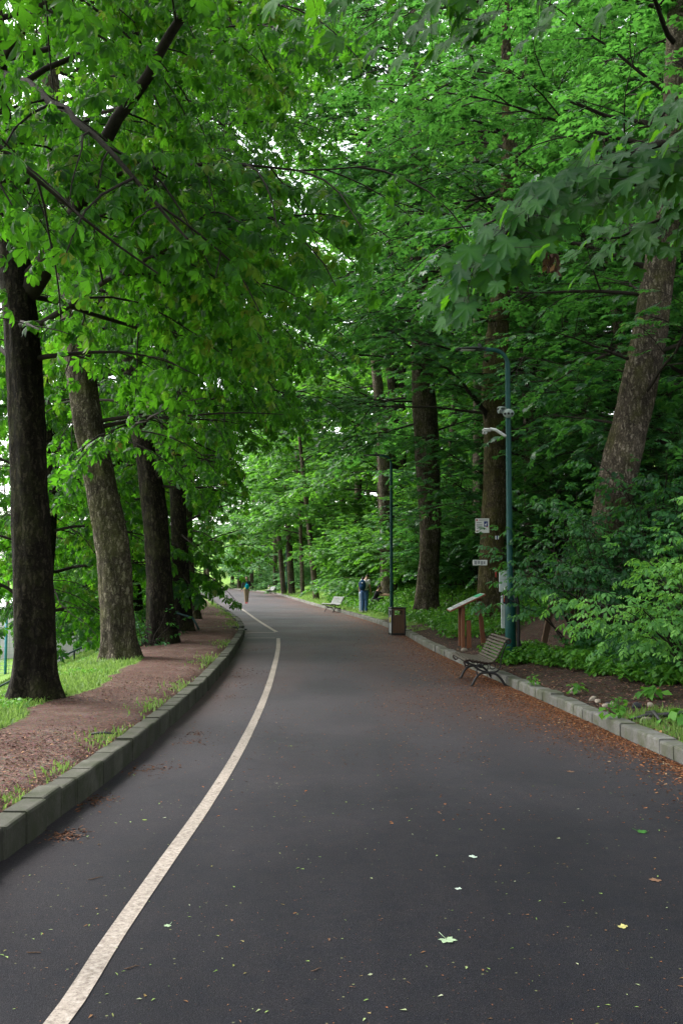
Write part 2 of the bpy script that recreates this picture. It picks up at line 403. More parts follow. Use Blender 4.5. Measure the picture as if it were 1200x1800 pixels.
def ground_mat():
    m, nt, out = new_mat('ground_soil_and_grass'); b = NB(nt)
    v = b.coord(); tc = b.n('ShaderNodeSeparateXYZ'); b.l(v, tc.inputs[0])
    a = b.attr('tint'); sd = b.attr('side')
    n1 = b.noise(v, 3.0, 6, 0.7); n2 = b.noise(v, 22, 5, 0.75); n3 = b.noise(v, 0.8, 4, 0.6); vo = b.voro(v, 70); vo2 = b.voro(v, 26)
    mul = b.ramp(n2.outputs['Fac'], [(0.28, (0.040, 0.022, 0.018)), (0.5, (0.098, 0.055, 0.042)), (0.72, (0.20, 0.128, 0.102))])
    mul = b.mix(b.ramp(n1.outputs['Fac'], [(0.45, 0.0), (0.7, 0.5)]), mul, (0.24, 0.185, 0.155))
    mul = b.mix(b.ramp(n3.outputs['Fac'], [(0.4, 0.55), (0.62, 0.0)]), mul, (0.075, 0.038, 0.028))
    mul = b.mix(0.35, mul, vo.outputs['Color'], 'OVERLAY')
    soil = b.ramp(n2.outputs['Fac'], [(0.3, (0.020, 0.013, 0.009)), (0.52, (0.052, 0.034, 0.025)), (0.75, (0.115, 0.08, 0.06))])
    soil = b.mix(b.ramp(n1.outputs['Fac'], [(0.5, 0.0), (0.75, 0.6)]), soil, (0.10, 0.066, 0.048))
    soil = b.mix(0.3, soil, vo2.outputs['Color'], 'OVERLAY')
    base = b.mix(sd.outputs['Fac'], mul, soil)
    gc = b.ramp(n2.outputs['Fac'], [(0.3, (0.06, 0.12, 0.02)), (0.7, (0.17, 0.30, 0.045))])
    gf = b.math('ADD', a.outputs['Fac'], b.math('MULTIPLY', b.math('SUBTRACT', n2.outputs['Fac'], 0.5), 0.9), True)
    gf = b.ramp(gf, [(0.4, 0.0), (0.6, 1.0)])
    c = b.mix(gf, base, gc)
    pl = b.attr('yard')
    yc = b.mix(n1.outputs['Fac'], (0.60, 0.60, 0.60), (0.72, 0.72, 0.73))
    c = b.mix(pl.outputs['Fac'], c, yc)
    h = b.math('ADD', n2.outputs['Fac'], b.math('MULTIPLY', vo.outputs['Distance'], 0.6))
    b.bsdf(out, c, 0.95, 0.15, h, 0.8, 0.03)
    return m
M['ground'] = ground_mat()
go = ground.build('ground', M['ground']); tag(go, kind='structure')
sd = go.data.attributes.new('side', 'FLOAT', 'POINT')
sv = np.where(np.arange(nc)[None, :] > nl, 1.0, 0.0) * np.ones((nr, 1)); sd.data.foreach_set('value', sv.astype(np.float32).ravel())
yd = go.data.attributes.new('yard', 'FLOAT', 'POINT')
yv = smooth(13.0, 14.5, xl_[:, None] - X) * 1.0; yd.data.foreach_set('value', yv.astype(np.float32).ravel())

# ------------------------------------------------------------------ road
def road_mat():
    m, nt, out = new_mat('worn_asphalt'); b = NB(nt)
    v = b.coord(); vs = b.coord((1, 0.22, 1))
    fine = b.noise(v, 210, 2, 0.6); mid = b.noise(v, 45, 4, 0.7); big = b.noise(v, 0.55, 5, 0.6); st = b.noise(vs, 1.6, 5, 0.65)
    agg = b.voro(v, 130); ag2 = b.voro(v, 75)
    c = b.ramp(fine.outputs['Fac'], [(0.30, (0.003, 0.0030, 0.0040)), (0.52, (0.0146, 0.0146, 0.0180)), (0.72, (0.051, 0.050, 0.054))])
    pale = b.ramp(agg.outputs['Distance'], [(0.0, 1.0), (0.28, 0.0)])
    pick = b.ramp(b.n('ShaderNodeSeparateColor').outputs[0], [(0, 0.0), (1, 0.0)]) if False else None
    sc = b.n('ShaderNodeSeparateColor'); b.l(agg.outputs['Color'], sc.inputs[0])
    pk = b.ramp(sc.outputs[0], [(0.80, 0.0), (0.84, 1.0)])
    c = b.mix(b.math('MULTIPLY', b.math('MULTIPLY', pale, pk), 0.55), c, (0.17, 0.155, 0.14))
    c = b.mix(1.0, c, b.ramp(big.outputs['Fac'], [(0.3, (0.80, 0.82, 0.86)), (0.7, (1.20, 1.15, 1.12))]), 'MULTIPLY')
    c = b.mix(1.0, c, b.ramp(st.outputs['Fac'], [(0.3, (0.82, 0.82, 0.84)), (0.7, (1.16, 1.15, 1.14))]), 'MULTIPLY')
    c = b.mix(1.0, c, b.ramp(mid.outputs['Fac'], [(0.3, 0.75), (0.7, 1.25)]), 'MULTIPLY')
    mot = b.noise(v, 6.5, 5, 0.7); c = b.mix(1.0, c, b.ramp(mot.outputs['Fac'], [(0.3, (0.80, 0.84, 0.92)), (0.7, (1.22, 1.15, 1.08))]), 'MULTIPLY')
    wr = b.attr('shade_grad'); c = b.mix(1.0, c, b.ramp(wr.outputs['Fac'], [(0, (0.80, 0.82, 0.84)), (1, (2.15, 2.05, 2.0))]), 'MULTIPLY')  # canopy shade near and grazing sheen beyond, painted into the asphalt colour
    dirt = b.attr('tint')
    df = b.math('MULTIPLY', dirt.outputs['Fac'], b.ramp(mid.outputs['Fac'], [(0.35, 0.15), (0.65, 1.0)]))
    df = b.math('MULTIPLY', df, b.ramp(big.outputs['Fac'], [(0.25, 0.55), (0.65, 1.0)]))
    dcol = b.ramp(dirt.outputs['Fac'], [(0.0, (0.072, 0.062, 0.066)), (0.35, (0.086, 0.062, 0.062)), (0.8, (0.120, 0.058, 0.042))])
    dcol = b.mix(1.0, dcol, b.ramp(fine.outputs['Fac'], [(0.3, 0.35), (0.7, 1.6)]), 'MULTIPLY')
    c = b.mix(df, c, dcol)
    # small specks of bud scales and leaf crumbs
    sp = b.voro(v, 17); s2 = b.n('ShaderNodeSeparateColor'); b.l(sp.outputs['Color'], s2.inputs[0])
    spf = b.math('MULTIPLY', b.ramp(sp.outputs['Distance'], [(0.07, 1.0), (0.12, 0.0)]), b.ramp(s2.outputs[1], [(0.62, 0.0), (0.66, 1.0)]))
    c = b.mix(b.math('MULTIPLY', spf, 0.75), c, b.ramp(s2.outputs[2], [(0.0, (0.05, 0.028, 0.02)), (0.4, (0.15, 0.07, 0.04)), (0.75, (0.18, 0.14, 0.09)), (1.0, (0.16, 0.18, 0.08))]))
    h = b.math('ADD', fine.outputs['Fac'], b.math('MULTIPLY', agg.outputs['Distance'], -0.7))
    pr = b.bsdf(out, c, b.ramp(big.outputs['Fac'], [(0.3, 0.66), (0.7, 0.85)]), 0.32, h, 0.35, 0.005)
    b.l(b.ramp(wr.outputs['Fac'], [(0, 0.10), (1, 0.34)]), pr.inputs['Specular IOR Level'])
    return m
M['road'] = road_mat()
rr = rows[(rows < 330)]
rl, rw = XL(rr) - 0.02, XR(rr) + 0.02
nk = 28; tt = np.linspace(0, 1, nk)
RX = rl[:, None] + (rw - rl)[:, None]*tt[None, :]; RY = np.repeat(rr[:, None], nk, 1)
edge = np.minimum(RX - rl[:, None], rw[:, None] - RX)
dist_r = rw[:, None] - RX; dist_l = RX - rl[:, None]
dirt = 0.75*np.exp(-dist_r/0.55)*smooth(8, 13, RY + 2*(fbm(RX, RY, 0.8)-.5)) + 0.60*np.exp(-dist_r/1.5)*smooth(6, 13, RY) + 0.35*np.exp(-dist_l/0.35) + (0.20 + 0.26*smooth(0.40, 0.65, fbm(RX*1.0, RY*0.35, 0.9)))*smooth(5.5, 15, RY)
ra = Acc(); i2 = (np.arange(len(rr)-1)[:, None]*nk + np.arange(nk-1)[None, :])
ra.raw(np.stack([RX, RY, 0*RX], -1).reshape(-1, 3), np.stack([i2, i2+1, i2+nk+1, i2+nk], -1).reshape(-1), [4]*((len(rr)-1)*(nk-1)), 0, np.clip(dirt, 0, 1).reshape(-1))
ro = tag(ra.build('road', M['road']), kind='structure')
da = ro.data.attributes.new('shade_grad', 'FLOAT', 'POINT'); da.data.foreach_set('value', np.clip(smooth(4.0, 13.5, RY + 2.5*(fbm(RX, RY*.6, .8) - .5)), 0, 1).astype(np.float32).ravel())  # painted shade gradient: dark near the camera, paler down the road

# white edge line of the cycle lane, in two runs that break at the drain
def line_mat():
    m, nt, out = new_mat('worn_white_paint'); b = NB(nt)
    v = b.coord(); n1 = b.noise(v, 150, 3, 0.7); n2 = b.noise(v, 34, 5, 0.75); n3 = b.noise(v, 1.6, 4)
    c = b.ramp(n2.outputs['Fac'], [(0.3, (0.20, 0.16, 0.13)), (0.55, (0.33, 0.285, 0.24)), (0.8, (0.47, 0.44, 0.41))])
    f = b.math('ADD', b.math('MULTIPLY', n1.outputs['Fac'], 0.6), b.math('MULTIPLY', n2.outputs['Fac'], 0.4))
    c = b.mix(b.ramp(f, [(0.38, 0.7), (0.50, 0.0)]), c, (0.085, 0.070, 0.062))
    c = b.mix(1.0, c, b.ramp(n3.outputs['Fac'], [(0.3, 0.82), (0.7, 1.1)]), 'MULTIPLY')
    b.bsdf(out, c, 0.8, 0.3, n1.outputs['Fac'], 0.4, 0.003)
    return m
M['line'] = line_mat()
def ribbon(pts, w, z=0.004, step=0.25):
    P = np.array(pts, float); d = np.r_[0, np.cumsum(np.linalg.norm(np.diff(P, axis=0), axis=1))]
    fx, fy = herm(np.c_[d, P[:, 0]]), herm(np.c_[d, P[:, 1]])
    t = np.linspace(0, d[-1], max(2, int(d[-1]/step)))
    C = np.c_[fx(t), fy(t)]; T = np.gradient(C, axis=0); T /= np.linalg.norm(T, axis=1)[:, None]
    N = np.c_[T[:, 1], -T[:, 0]]
    a = Acc(); n = len(t)
    rag = 1 + 0.05*(vnoise(t*7, 0*t, 1.0)-.5)
    V = np.concatenate([np.c_[C - N*w/2*rag[:, None], np.full(n, z)], np.c_[C + N*w/2*rag[:, None], np.full(n, z)]])
    k = np.arange(n-1)
    a.raw(V, np.stack([k, k+n, k+n+1, k+1], -1).reshape(-1), [4]*(n-1))
    return a
def gp(*pp): return [tuple(G(x, y)[:2]) for x, y in pp]
near_line = [(-1.30, 2.6)] + gp((100, 1800), (192, 1660), (285, 1525), (352, 1430), (402, 1352), (440, 1282), (468, 1218), (482, 1172), (489, 1138), (489, 1122))
tag(ribbon(near_line, 0.096).build('lane_line', M['line']), kind='structure')
far_line = gp((486, 1111), (460, 1095), (430, 1074), (405, 1058), (383, 1047), (368, 1041.5))
tag(ribbon(far_line, 0.12).build('lane_line', M['line']), kind='structure')
tag(ribbon(gp((434, 1121.5), (484, 1121.5)), 0.13).build('lane_stop_line', M['line']), kind='structure')
tag(ribbon(gp((434, 1112), (484, 1112)), 0.13).build('lane_stop_line', M['line']), kind='structure')

# kerbs of separate stones
def kerb_mat(name, c1, c2, moss):
    m, nt, out = new_mat(name); b = NB(nt)
    v = b.coord(); n1 = b.noise(v, 60, 4, 0.7); n2 = b.noise(v, 2.2, 5, 0.65); a = b.attr('tint')
    c = b.ramp(n2.outputs['Fac'], [(0.3, c1), (0.7, c2)])
    c = b.mix(1.0, c, b.ramp(a.outputs['Fac'], [(0, 0.72), (1, 1.2)]), 'MULTIPLY')
    c = b.mix(1.0, c, b.ramp(n1.outputs['Fac'], [(0.3, 0.78), (0.7, 1.2)]), 'MULTIPLY')
    n3 = b.noise(v, 4.5, 5, 0.7); c = b.mix(b.ramp(n3.outputs['Fac'], [(0.42, 0.0), (0.64, 0.85)]), c, moss)
    b.bsdf(out, c, 0.85, 0.25, n1.outputs['Fac'], 0.5, 0.006)
    return m
M['kerb_l'] = kerb_mat('dark_kerb_stone', (0.046, 0.046, 0.035), (0.092, 0.089, 0.070), (0.034, 0.040, 0.019))
M['kerb_r'] = kerb_mat('pale_kerb_stone', (0.115, 0.113, 0.100), (0.22, 0.213, 0.195), (0.085, 0.092, 0.05))
def kerb(C, side, h, w, L, m, seed):
    rg = np.random.default_rng(seed)
    C = np.array(C, float); d = np.r_[0, np.cumsum(np.linalg.norm(np.diff(C, axis=0), axis=1))]
    a = Acc(); t = 0
    prof = [(0.0, -0.12), (0.0, h-0.022), (0.008, h-0.006), (0.022, h), (w-0.01, h), (w, h-0.01), (w, -0.12)]
    while t < d[-1] - 0.05:
        l = L*(1 + 0.06*rg.standard_normal()) * (1 if t < 60 else 2.5)
        t2 = min(t + l, d[-1]); g = 0.006
        tint = rg.random()*0.8 + 0.1; dz = rg.normal(0, 0.006); dx = rg.normal(0, 0.006)
        V = []
        for q in (t + g, t2 - g):
            p = np.array([np.interp(q, d, C[:, 0]), np.interp(q, d, C[:, 1])])
            tn = np.array([np.interp(q+.3, d, C[:, 0]), np.interp(q+.3, d, C[:, 1])]) - np.array([np.interp(q-.3, d, C[:, 0]), np.interp(q-.3, d, C[:, 1])])
            tn /= np.linalg.norm(tn); nn = np.array([-tn[1], tn[0]])*side
            ddz = dz + rg.normal(0, 0.004)
            for (o, z) in prof: V.append([*(p + nn*(o + dx)), z + (ddz if z > 0 else 0)])
        k = len(prof)
        Fc = [(i, i+1, k+i+1, k+i) for i in range(k-1)] + [tuple(range(k-1, -1, -1)), tuple(range(k, 2*k))]
        a.faces(V, Fc if side < 0 else [f[::-1] for f in Fc], 0, tint)
        # mortar, set back
        if t2 < d[-1]:
            for _ in (0,):
                p = np.array([np.interp(t2, d, C[:, 0]), np.interp(t2, d, C[:, 1])])
                tn = np.array([np.interp(t2+.3, d, C[:, 0]), np.interp(t2+.3, d, C[:, 1])]) - np.array([np.interp(t2-.3, d, C[:, 0]), np.interp(t2-.3, d, C[:, 1])])
                tn /= np.linalg.norm(tn); nn = np.array([-tn[1], tn[0]])*side
                c = p + nn*(w/2)
                a.box([c[0], c[1], (h-0.12)/2 - 0.004], (w-0.010, g*2.2, h+0.12-0.008), np.array([[nn[0], tn[0], 0], [nn[1], tn[1], 0], [0, 0, 1]]), 0, 1.0)
        t = t2
    return a.build('kerb', m, smooth=False)
yy = np.r_[np.arange(-5, 29.7, 0.4), 29.7]
tag(kerb(np.c_[XL(yy), yy], 1, 0.205, 0.17, 0.36, M['kerb_l'], 1), kind='structure')
y2 = np.r_[np.arange(31.3, 200, 0.7)]
ret = [(-4.3, 30.72), (-3.5, 30.66), (-3.16, 30.74), (-3.02, 30.95)]
tag(kerb(np.r_[np.array(ret), np.c_[XL(y2), y2]], 1, 0.19, 0.17, 0.42, M['kerb_l'], 2), kind='structure')
y3 = np.arange(-5, 200, 0.4)
tag(kerb(np.c_[XR(y3), y3], -1, 0.135, 0.19, 0.34, M['kerb_r'], 3), kind='structure')
# drain channel that crosses the verge
dc = Acc(); P = [(-6.2, 27.9, .175), (-5.2, 28.8, .185), (-4.2, 29.7, .19), (-3.3, 30.25, .19), (-2.85, 30.25, .12)]
for k in range(4): dc.bar(np.array(P[k]) + (0, 0, 0.012), np.array(P[k+1]) + (0, 0, 0.012), 0.12, 0.03)
tag(dc.build('drain_channel', M['rubber'], smooth=False), kind='structure')

# ------------------------------------------------------------------ leaf templates
def pack(V, Fc): return (np.array(V, float), np.array([i for f in Fc for i in f], np.int64), np.array([len(f) for f in Fc], np.int64))
def leaflet(V, Fc, ang, L, wr, droop, lod, rg, org=(0, 0, 0), peak=0.64, fold=0.10):
    ca, sa = math.cos(ang), math.sin(ang); b0 = len(V)
    def P(t, s):                   # t along, s across (-1..1)
        wv = {0: 0, .3: .45, .5: .8, .64: 1.0, .86: .72, 1: 0}
        w = wr*L*np.interp(t, [0, .3*peak/.64, .5*peak/.64, peak, .86, 1], [0.02, .45, .82, 1.0, .70, 0])
        y = L*t*math.cos(droop*t); z = -L*t*math.sin(droop*(0.35+0.65*t)) + abs(s)*fold*w*2
        x = s*w
        return [org[0] + x*ca + y*sa, org[1] - x*sa + y*ca, org[2] + z]
    if lod == 2:
        ts = [.33, .64, .87]
        V.append(P(0, 0))
        for t in ts: V.append(P(t, -1)); V.append(P(t, 0)); V.append(P(t, 1))
        V.append(P(1, 0)); n = b0
        Fc += [(n, n+2, n+1), (n, n+3, n+2)]
        for k in (0, 1):
            o = n + 1 + 3*k; Fc += [(o, o+1, o+4, o+3), (o+1, o+2, o+5, o+4)]
        o = n + 7; Fc += [(o, o+1, n+10), (o+1, o+2, n+10)]
    elif lod == 1:
        V += [P(0, 0), P(peak, -1), P(peak, 0), P(peak, 1), P(1, 0)]; n = b0
        Fc += [(n, n+2, n+1), (n, n+3, n+2), (n+1, n+2, n+4), (n+2, n+3, n+4)]
    else:
        V += [P(0, 0), P(peak, -1), P(1, 0), P(peak, 1)]; n = b0
        Fc += [(n, n+3, n+2, n+1)]
def chestnut_tpl(seed, lod):
    rg = np.random.default_rng(seed); V = []; Fc = []
    angs = [-125, -80, -38, 0, 38, 80, 125] if seed % 3 else [-100, -50, 0, 50, 100]
    for a in angs:
        L = (1.0 - 0.42*(abs(a)/125)**1.4)*rg.uniform(.9, 1.08)
        leaflet(V, Fc, R_(a + rg.uniform(-7, 7)), L, 0.185, rg.uniform(.45, 1.0), lod, rg, org=(0, 0, rg.uniform(-.01, .01)), peak=0.66, fold=.12)
    return pack(V, Fc)
def maple_tpl(seed, lod):
    rg = np.random.default_rng(seed)
    # half outline of a five lobed leaf, angle from the tip axis and radius
    if lod == 2:
        half = [(0, 1.0), (6, .84), (13, .86), (16, .74), (23, .66), (28, .58), (35, .72), (40, .84), (49, .96), (53, .82), (61, .82), (65, .70), (78, .55), (90, .60), (101, .74), (108, .62), (120, .56), (140, .42), (165, .22)]
    elif lod == 1:
        half = [(0, 1.0), (14, .80), (27, .56), (48, .96), (64, .72), (80, .53), (104, .72), (132, .44)]
    else:
        half = [(0, 1.0), (26, .58), (48, .95), (85, .52), (112, .65)]
    pts = [(-a, r) for a, r in half[:0:-1]] + half
    cup = rg.uniform(.05, .22); tw = rg.uniform(-.12, .12); dr = rg.uniform(.05, .3)
    V = [[0, 0, 0]]
    for a, r in pts:
        r = r*rg.uniform(.93, 1.07); x = math.sin(R_(a))*r; y = math.cos(R_(a))*r
        lobe = min(abs(((a + 24) % 48) - 24)/24, 1.0)
        V.append([x, y, -cup*r*r + tw*x*y - dr*max(y, 0)**2 + 0.06*lobe])
    n = len(pts)
    Fc = [(0, i+1, i) for i in range(1, n)] + [(0, 1, n)]
    Vn = np.array(V); Vn[:, 1] += 0.12
    return pack(Vn, Fc)
def oval_tpl(seed, lod):
    rg = np.random.default_rng(seed); V = []; Fc = []
    leaflet(V, Fc, 0, 1.0, 0.30, rg.uniform(.2, .7), lod, rg, peak=.5)
    return pack(V, Fc)
def elder_tpl(seed, lod):
    rg = np.random.default_rng(seed); V = []; Fc = []
    leaflet(V, Fc, rg.uniform(-.15, .15), .5, .25, rg.uniform(.3, .8), lod, rg, org=(0, .5, -.06), peak=.45)
    for k, y in enumerate((.15, .38)):
        for s in (-1, 1):
            leaflet(V, Fc, s*R_(rg.uniform(48, 68)), .46, .25, rg.uniform(.3, .9), lod, rg, org=(0, y, -.02*k), peak=.45)
    return pack(V, Fc)
TPL = {}
for sp, fn in (('chestnut', chestnut_tpl), ('maple', maple_tpl), ('oval', oval_tpl), ('elder', elder_tpl)):
    for lod in (0, 1, 2): TPL[sp, lod] = [fn(s, lod) for s in (1, 2, 3, 4, 5, 6)]

def norm(a): return a/(np.linalg.norm(a, axis=-1, keepdims=True) + 1e-9)
def frames(fw, nr_):
    f = norm(fw); r = norm(np.cross(f, nr_)); n = np.cross(r, f)
    return np.stack([r, f, n], -1)
def put_leaves(acc, rg, sp, lod, P, fw, nrm, size, tint, mat=0, vein=0.0):
    k = rg.integers(0, 6, len(P)); Rm = frames(fw, nrm)
    for v in range(6):
        m = k == v
        tv = TPL[sp, lod][v][0]; vt = None
        if vein:                   # paler towards the lobes' ribs, darker in the notches
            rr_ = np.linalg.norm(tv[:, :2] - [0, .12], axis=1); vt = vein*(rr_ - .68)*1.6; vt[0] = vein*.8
        acc.inst(TPL[sp, lod][v], P[m], Rm[m], size[m], tint[m], mat, vt)

# ------------------------------------------------------------------ branching
def branch(rg, p0, d, L, n, droop, wob):
    P = [np.array(p0, float)]; d = np.array(d, float); d /= np.linalg.norm(d); st = L/n
    for _ in range(n):
        d = d + np.array([0, 0, -droop*st]) + rg.normal(0, wob, 3)*np.array([1, 1, .7]); d /= np.linalg.norm(d)
        P.append(P[-1] + d*st)
    return np.array(P)
def interp_path(P, t):
    n = len(P) - 1; f = np.clip(t*n, 0, n - 1e-6); i = int(f); return P[i] + (P[i+1]-P[i])*(f-i), norm(P[i+1]-P[i])

def clear_ok(P):                   # boughs are kept clear of the road, the footway and the lamps
    x, y, z = P[:, 0], P[:, 1], P[:, 2]; u = XL(y) - x; s = x - XR(y)
    road = np.interp(y, [0, 12, 18, 26, 34, 44, 60, 90], [3.9, 4.2, 4.6, 5.3, 6.0, 5.6, 4.6, 4.6])
    lim = np.where((u < 0) & (s < 0), road, -9.0)
    lim = np.where((u >= 0) & (u < 3.2), np.interp(u, [0, 1.0, 3.2], [3.1, 2.3, 1.9]), lim)
    lim = np.where((u >= 0.5) & (u < 3.4) & (y > 6.5) & (y < 14.5), 4.3, lim)
    lim = np.where((u >= -0.3) & (u < 0.6) & (y > 32) & (y < 50), 2.75, lim)
    r1 = np.interp(y, [0, 46, 58, 80], [6.3, 6.3, 2.8, 2.8])
    lim = np.where((s >= 0) & (s < 1.3), r1, lim)
    lim = np.where((s >= 1.3) & (s < 2.6), np.interp(y, [0, 18, 21, 30, 45, 60], [3.2, 3.2, 4.5, 4.5, 3.2, 1.0]), lim)
    return z > lim
SPEC = {  # leaf habit: sub spacing, spray spacing, leaves per spray, spray length, leaf size, leaf droop, normal jitter, sub droop
    'chestnut': dict(sub=0.30, spray=0.165, nl=4, sl=0.34, size=0.155, drp=0.55, nj=0.35, sdroop=0.60, tv=0.32),
    'maple': dict(sub=0.31, spray=0.165, nl=9, sl=0.50, size=0.075, drp=0.17, nj=0.20, sdroop=0.12, tv=0.28),
    'oval': dict(sub=0.5, spray=0.22, nl=8, sl=0.45, size=0.10, drp=0.3, nj=0.35, sdroop=0.12, tv=0.28),
    'elder': dict(sub=0.4, spray=0.20, nl=4, sl=0.30, size=0.20, drp=0.35, nj=0.35, sdroop=0.25, tv=0.28)}
def foliate(rg, limbs, sp, wood, leaves, lod, dens=1.0, size=1.0, cull=None, twigs=True, subs_len=0.38, t0=0.22, spec=None, light=0.0, wmat=0, wob=0.09, sides=5, minr=0.006, clear=False):
    """limbs: list of (path, r0, r1); adds sub-branches and twigs to wood, leaf sprays to leaves"""
    q = dict(SPEC[sp]); q.update(spec or {})
    SP_, SD, ST = [], [], []
    for (P, r0, r1) in limbs:
        L = np.linalg.norm(np.diff(P, axis=0), axis=1).sum()
        ns = max(2, int(L*(1-t0)/q['sub']*min(1.0, dens*1.2)))
        for k in range(ns):
            t = t0 + (1-t0)*(k + rg.random())/ns
            p, d = interp_path(P, t)
            side = 1 if (k % 2) else -1
            h = np.cross(d, [0, 0, 1.0]); h = h/(np.linalg.norm(h)+1e-6)
            dd = d*rg.uniform(.35, .8) + h*side*rg.uniform(.5, 1.0) + np.array([0, 0, rg.uniform(-.25, .30)])
            l = min((L*subs_len*(1.05 - 0.55*t) + 0.3)*rg.uniform(.7, 1.25), 3.2)
            if k == ns-1: dd = d; 
            Q = branch(rg, p, dd, l, 5, q['sdroop'], wob)
            if cull is not None and not seen(Q[::5], cull[0], cull[1]).any(): continue
            if clear and not clear_ok(Q[1:]).all(): continue
            rr0 = max(0.008, min(0.022, l*0.009))
            if twigs: wood.tube(Q, np.linspace(rr0, minr, len(Q)), sides if rr0 > .015 else 4, wmat, cap=False)
            m = max(2, int(l/q['spray']*dens))
            tn = rg.uniform(-1, 1)*0.26
            for j in range(m):
                tt_ = (j + .5 + rg.uniform(-.3, .3))/m
                if tt_ < 0.08: continue
                sp_, sd_ = interp_path(Q, min(tt_, .999))
                SP_.append(sp_); SD.append((sd_, 1 if j % 2 else -1, j == m-1)); ST.append(tn)
    if not SP_: return 0
    P0 = np.array(SP_); D = np.array([s[0] for s in SD]); S = np.array([s[1] for s in SD], float); last = np.array([s[2] for s in SD]); ST = np.array(ST)
    if cull is not None:
        k = seen(P0, *cull); P0, D, S, last, ST = P0[k], D[k], S[k], last[k], ST[k]
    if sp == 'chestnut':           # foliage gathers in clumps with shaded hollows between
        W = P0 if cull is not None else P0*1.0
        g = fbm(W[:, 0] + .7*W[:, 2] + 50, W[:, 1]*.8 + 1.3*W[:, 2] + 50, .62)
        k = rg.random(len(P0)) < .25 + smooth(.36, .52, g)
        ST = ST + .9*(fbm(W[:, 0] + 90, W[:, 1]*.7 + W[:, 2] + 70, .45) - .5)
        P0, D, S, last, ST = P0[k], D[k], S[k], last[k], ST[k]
    N = len(P0)
    if N == 0: return 0
    Hh = norm(np.cross(D, np.array([0, 0, 1.0])) + 1e-4)
    dirv = norm(D*rg.uniform(.4, .9, (N, 1)) + Hh*(S*rg.uniform(.5, 1.0, N)*(~last))[:, None] + np.c_[np.zeros((N, 2)), rg.uniform(-.45, .15, N)])
    sl = q['sl']*rg.uniform(.6, 1.3, N)
    E = P0 + dirv*sl[:, None]; E[:, 2] -= 0.12*sl
    if clear:
        k = clear_ok(E - np.array([0, 0, .15])); P0, E, D, S, ST, dirv, sl = P0[k], E[k], D[k], S[k], ST[k], dirv[k], sl[k]; N = len(P0)
        if N == 0: return 0
    if twigs and lod >= 1:          # thin shoots
        A = norm(np.cross(dirv, np.array([0, 0, 1.0])))*0.004; Bv = np.cross(dirv, A)
        V = np.stack([P0 + A, P0 - A, E], 1).reshape(-1, 3)
        V2 = np.stack([P0 + Bv, P0 - Bv, E], 1).reshape(-1, 3)
        for vv in (V, V2): wood.raw(vv, np.arange(3*N), [3]*N, wmat)
    nl = q['nl']; LP, LF, LN, LT = [], [], [], []
    side = norm(np.cross(dirv, np.array([0, 0, 1.0])) + 1e-4)
    for j in range(nl):
        f = (j + 1)/nl
        p = P0 + (E - P0)*(0.25 + 0.75*f)
        sg = 1 if j % 2 else -1
        fw = dirv*rg.uniform(.35, 1.1, (N, 1)) + side*(sg*rg.uniform(.3, 1.2, N)*(0.25 if j == nl-1 else 1.0))[:, None]
        fw = norm(fw); fw[:, 2] -= q['drp']*rg.uniform(.3, 1.8, N); fw = norm(fw)
        nn = np.c_[rg.normal(0, q['nj'], (N, 2)), np.ones(N)]
        pet = q['size']*size*rg.uniform(.3, .8, N)
        LP.append(p + fw*pet[:, None]); LF.append(fw); LN.append(nn)
        LT.append(ST + rg.normal(0.5 + light, q['tv'], N)*0.9)
    LP = np.concatenate(LP); LF = np.concatenate(LF); LN = np.concatenate(LN); LT = np.clip(np.concatenate(LT), 0, 0.96)
    LT[rg.random(len(LT)) < 0.004] = 1.0
    sz = q['size']*size*(.5 + .85*rg.random(len(LP))**.8)
    put_leaves(leaves, rg, sp, lod, LP, LF, LN, sz, LT)
    return len(LP)

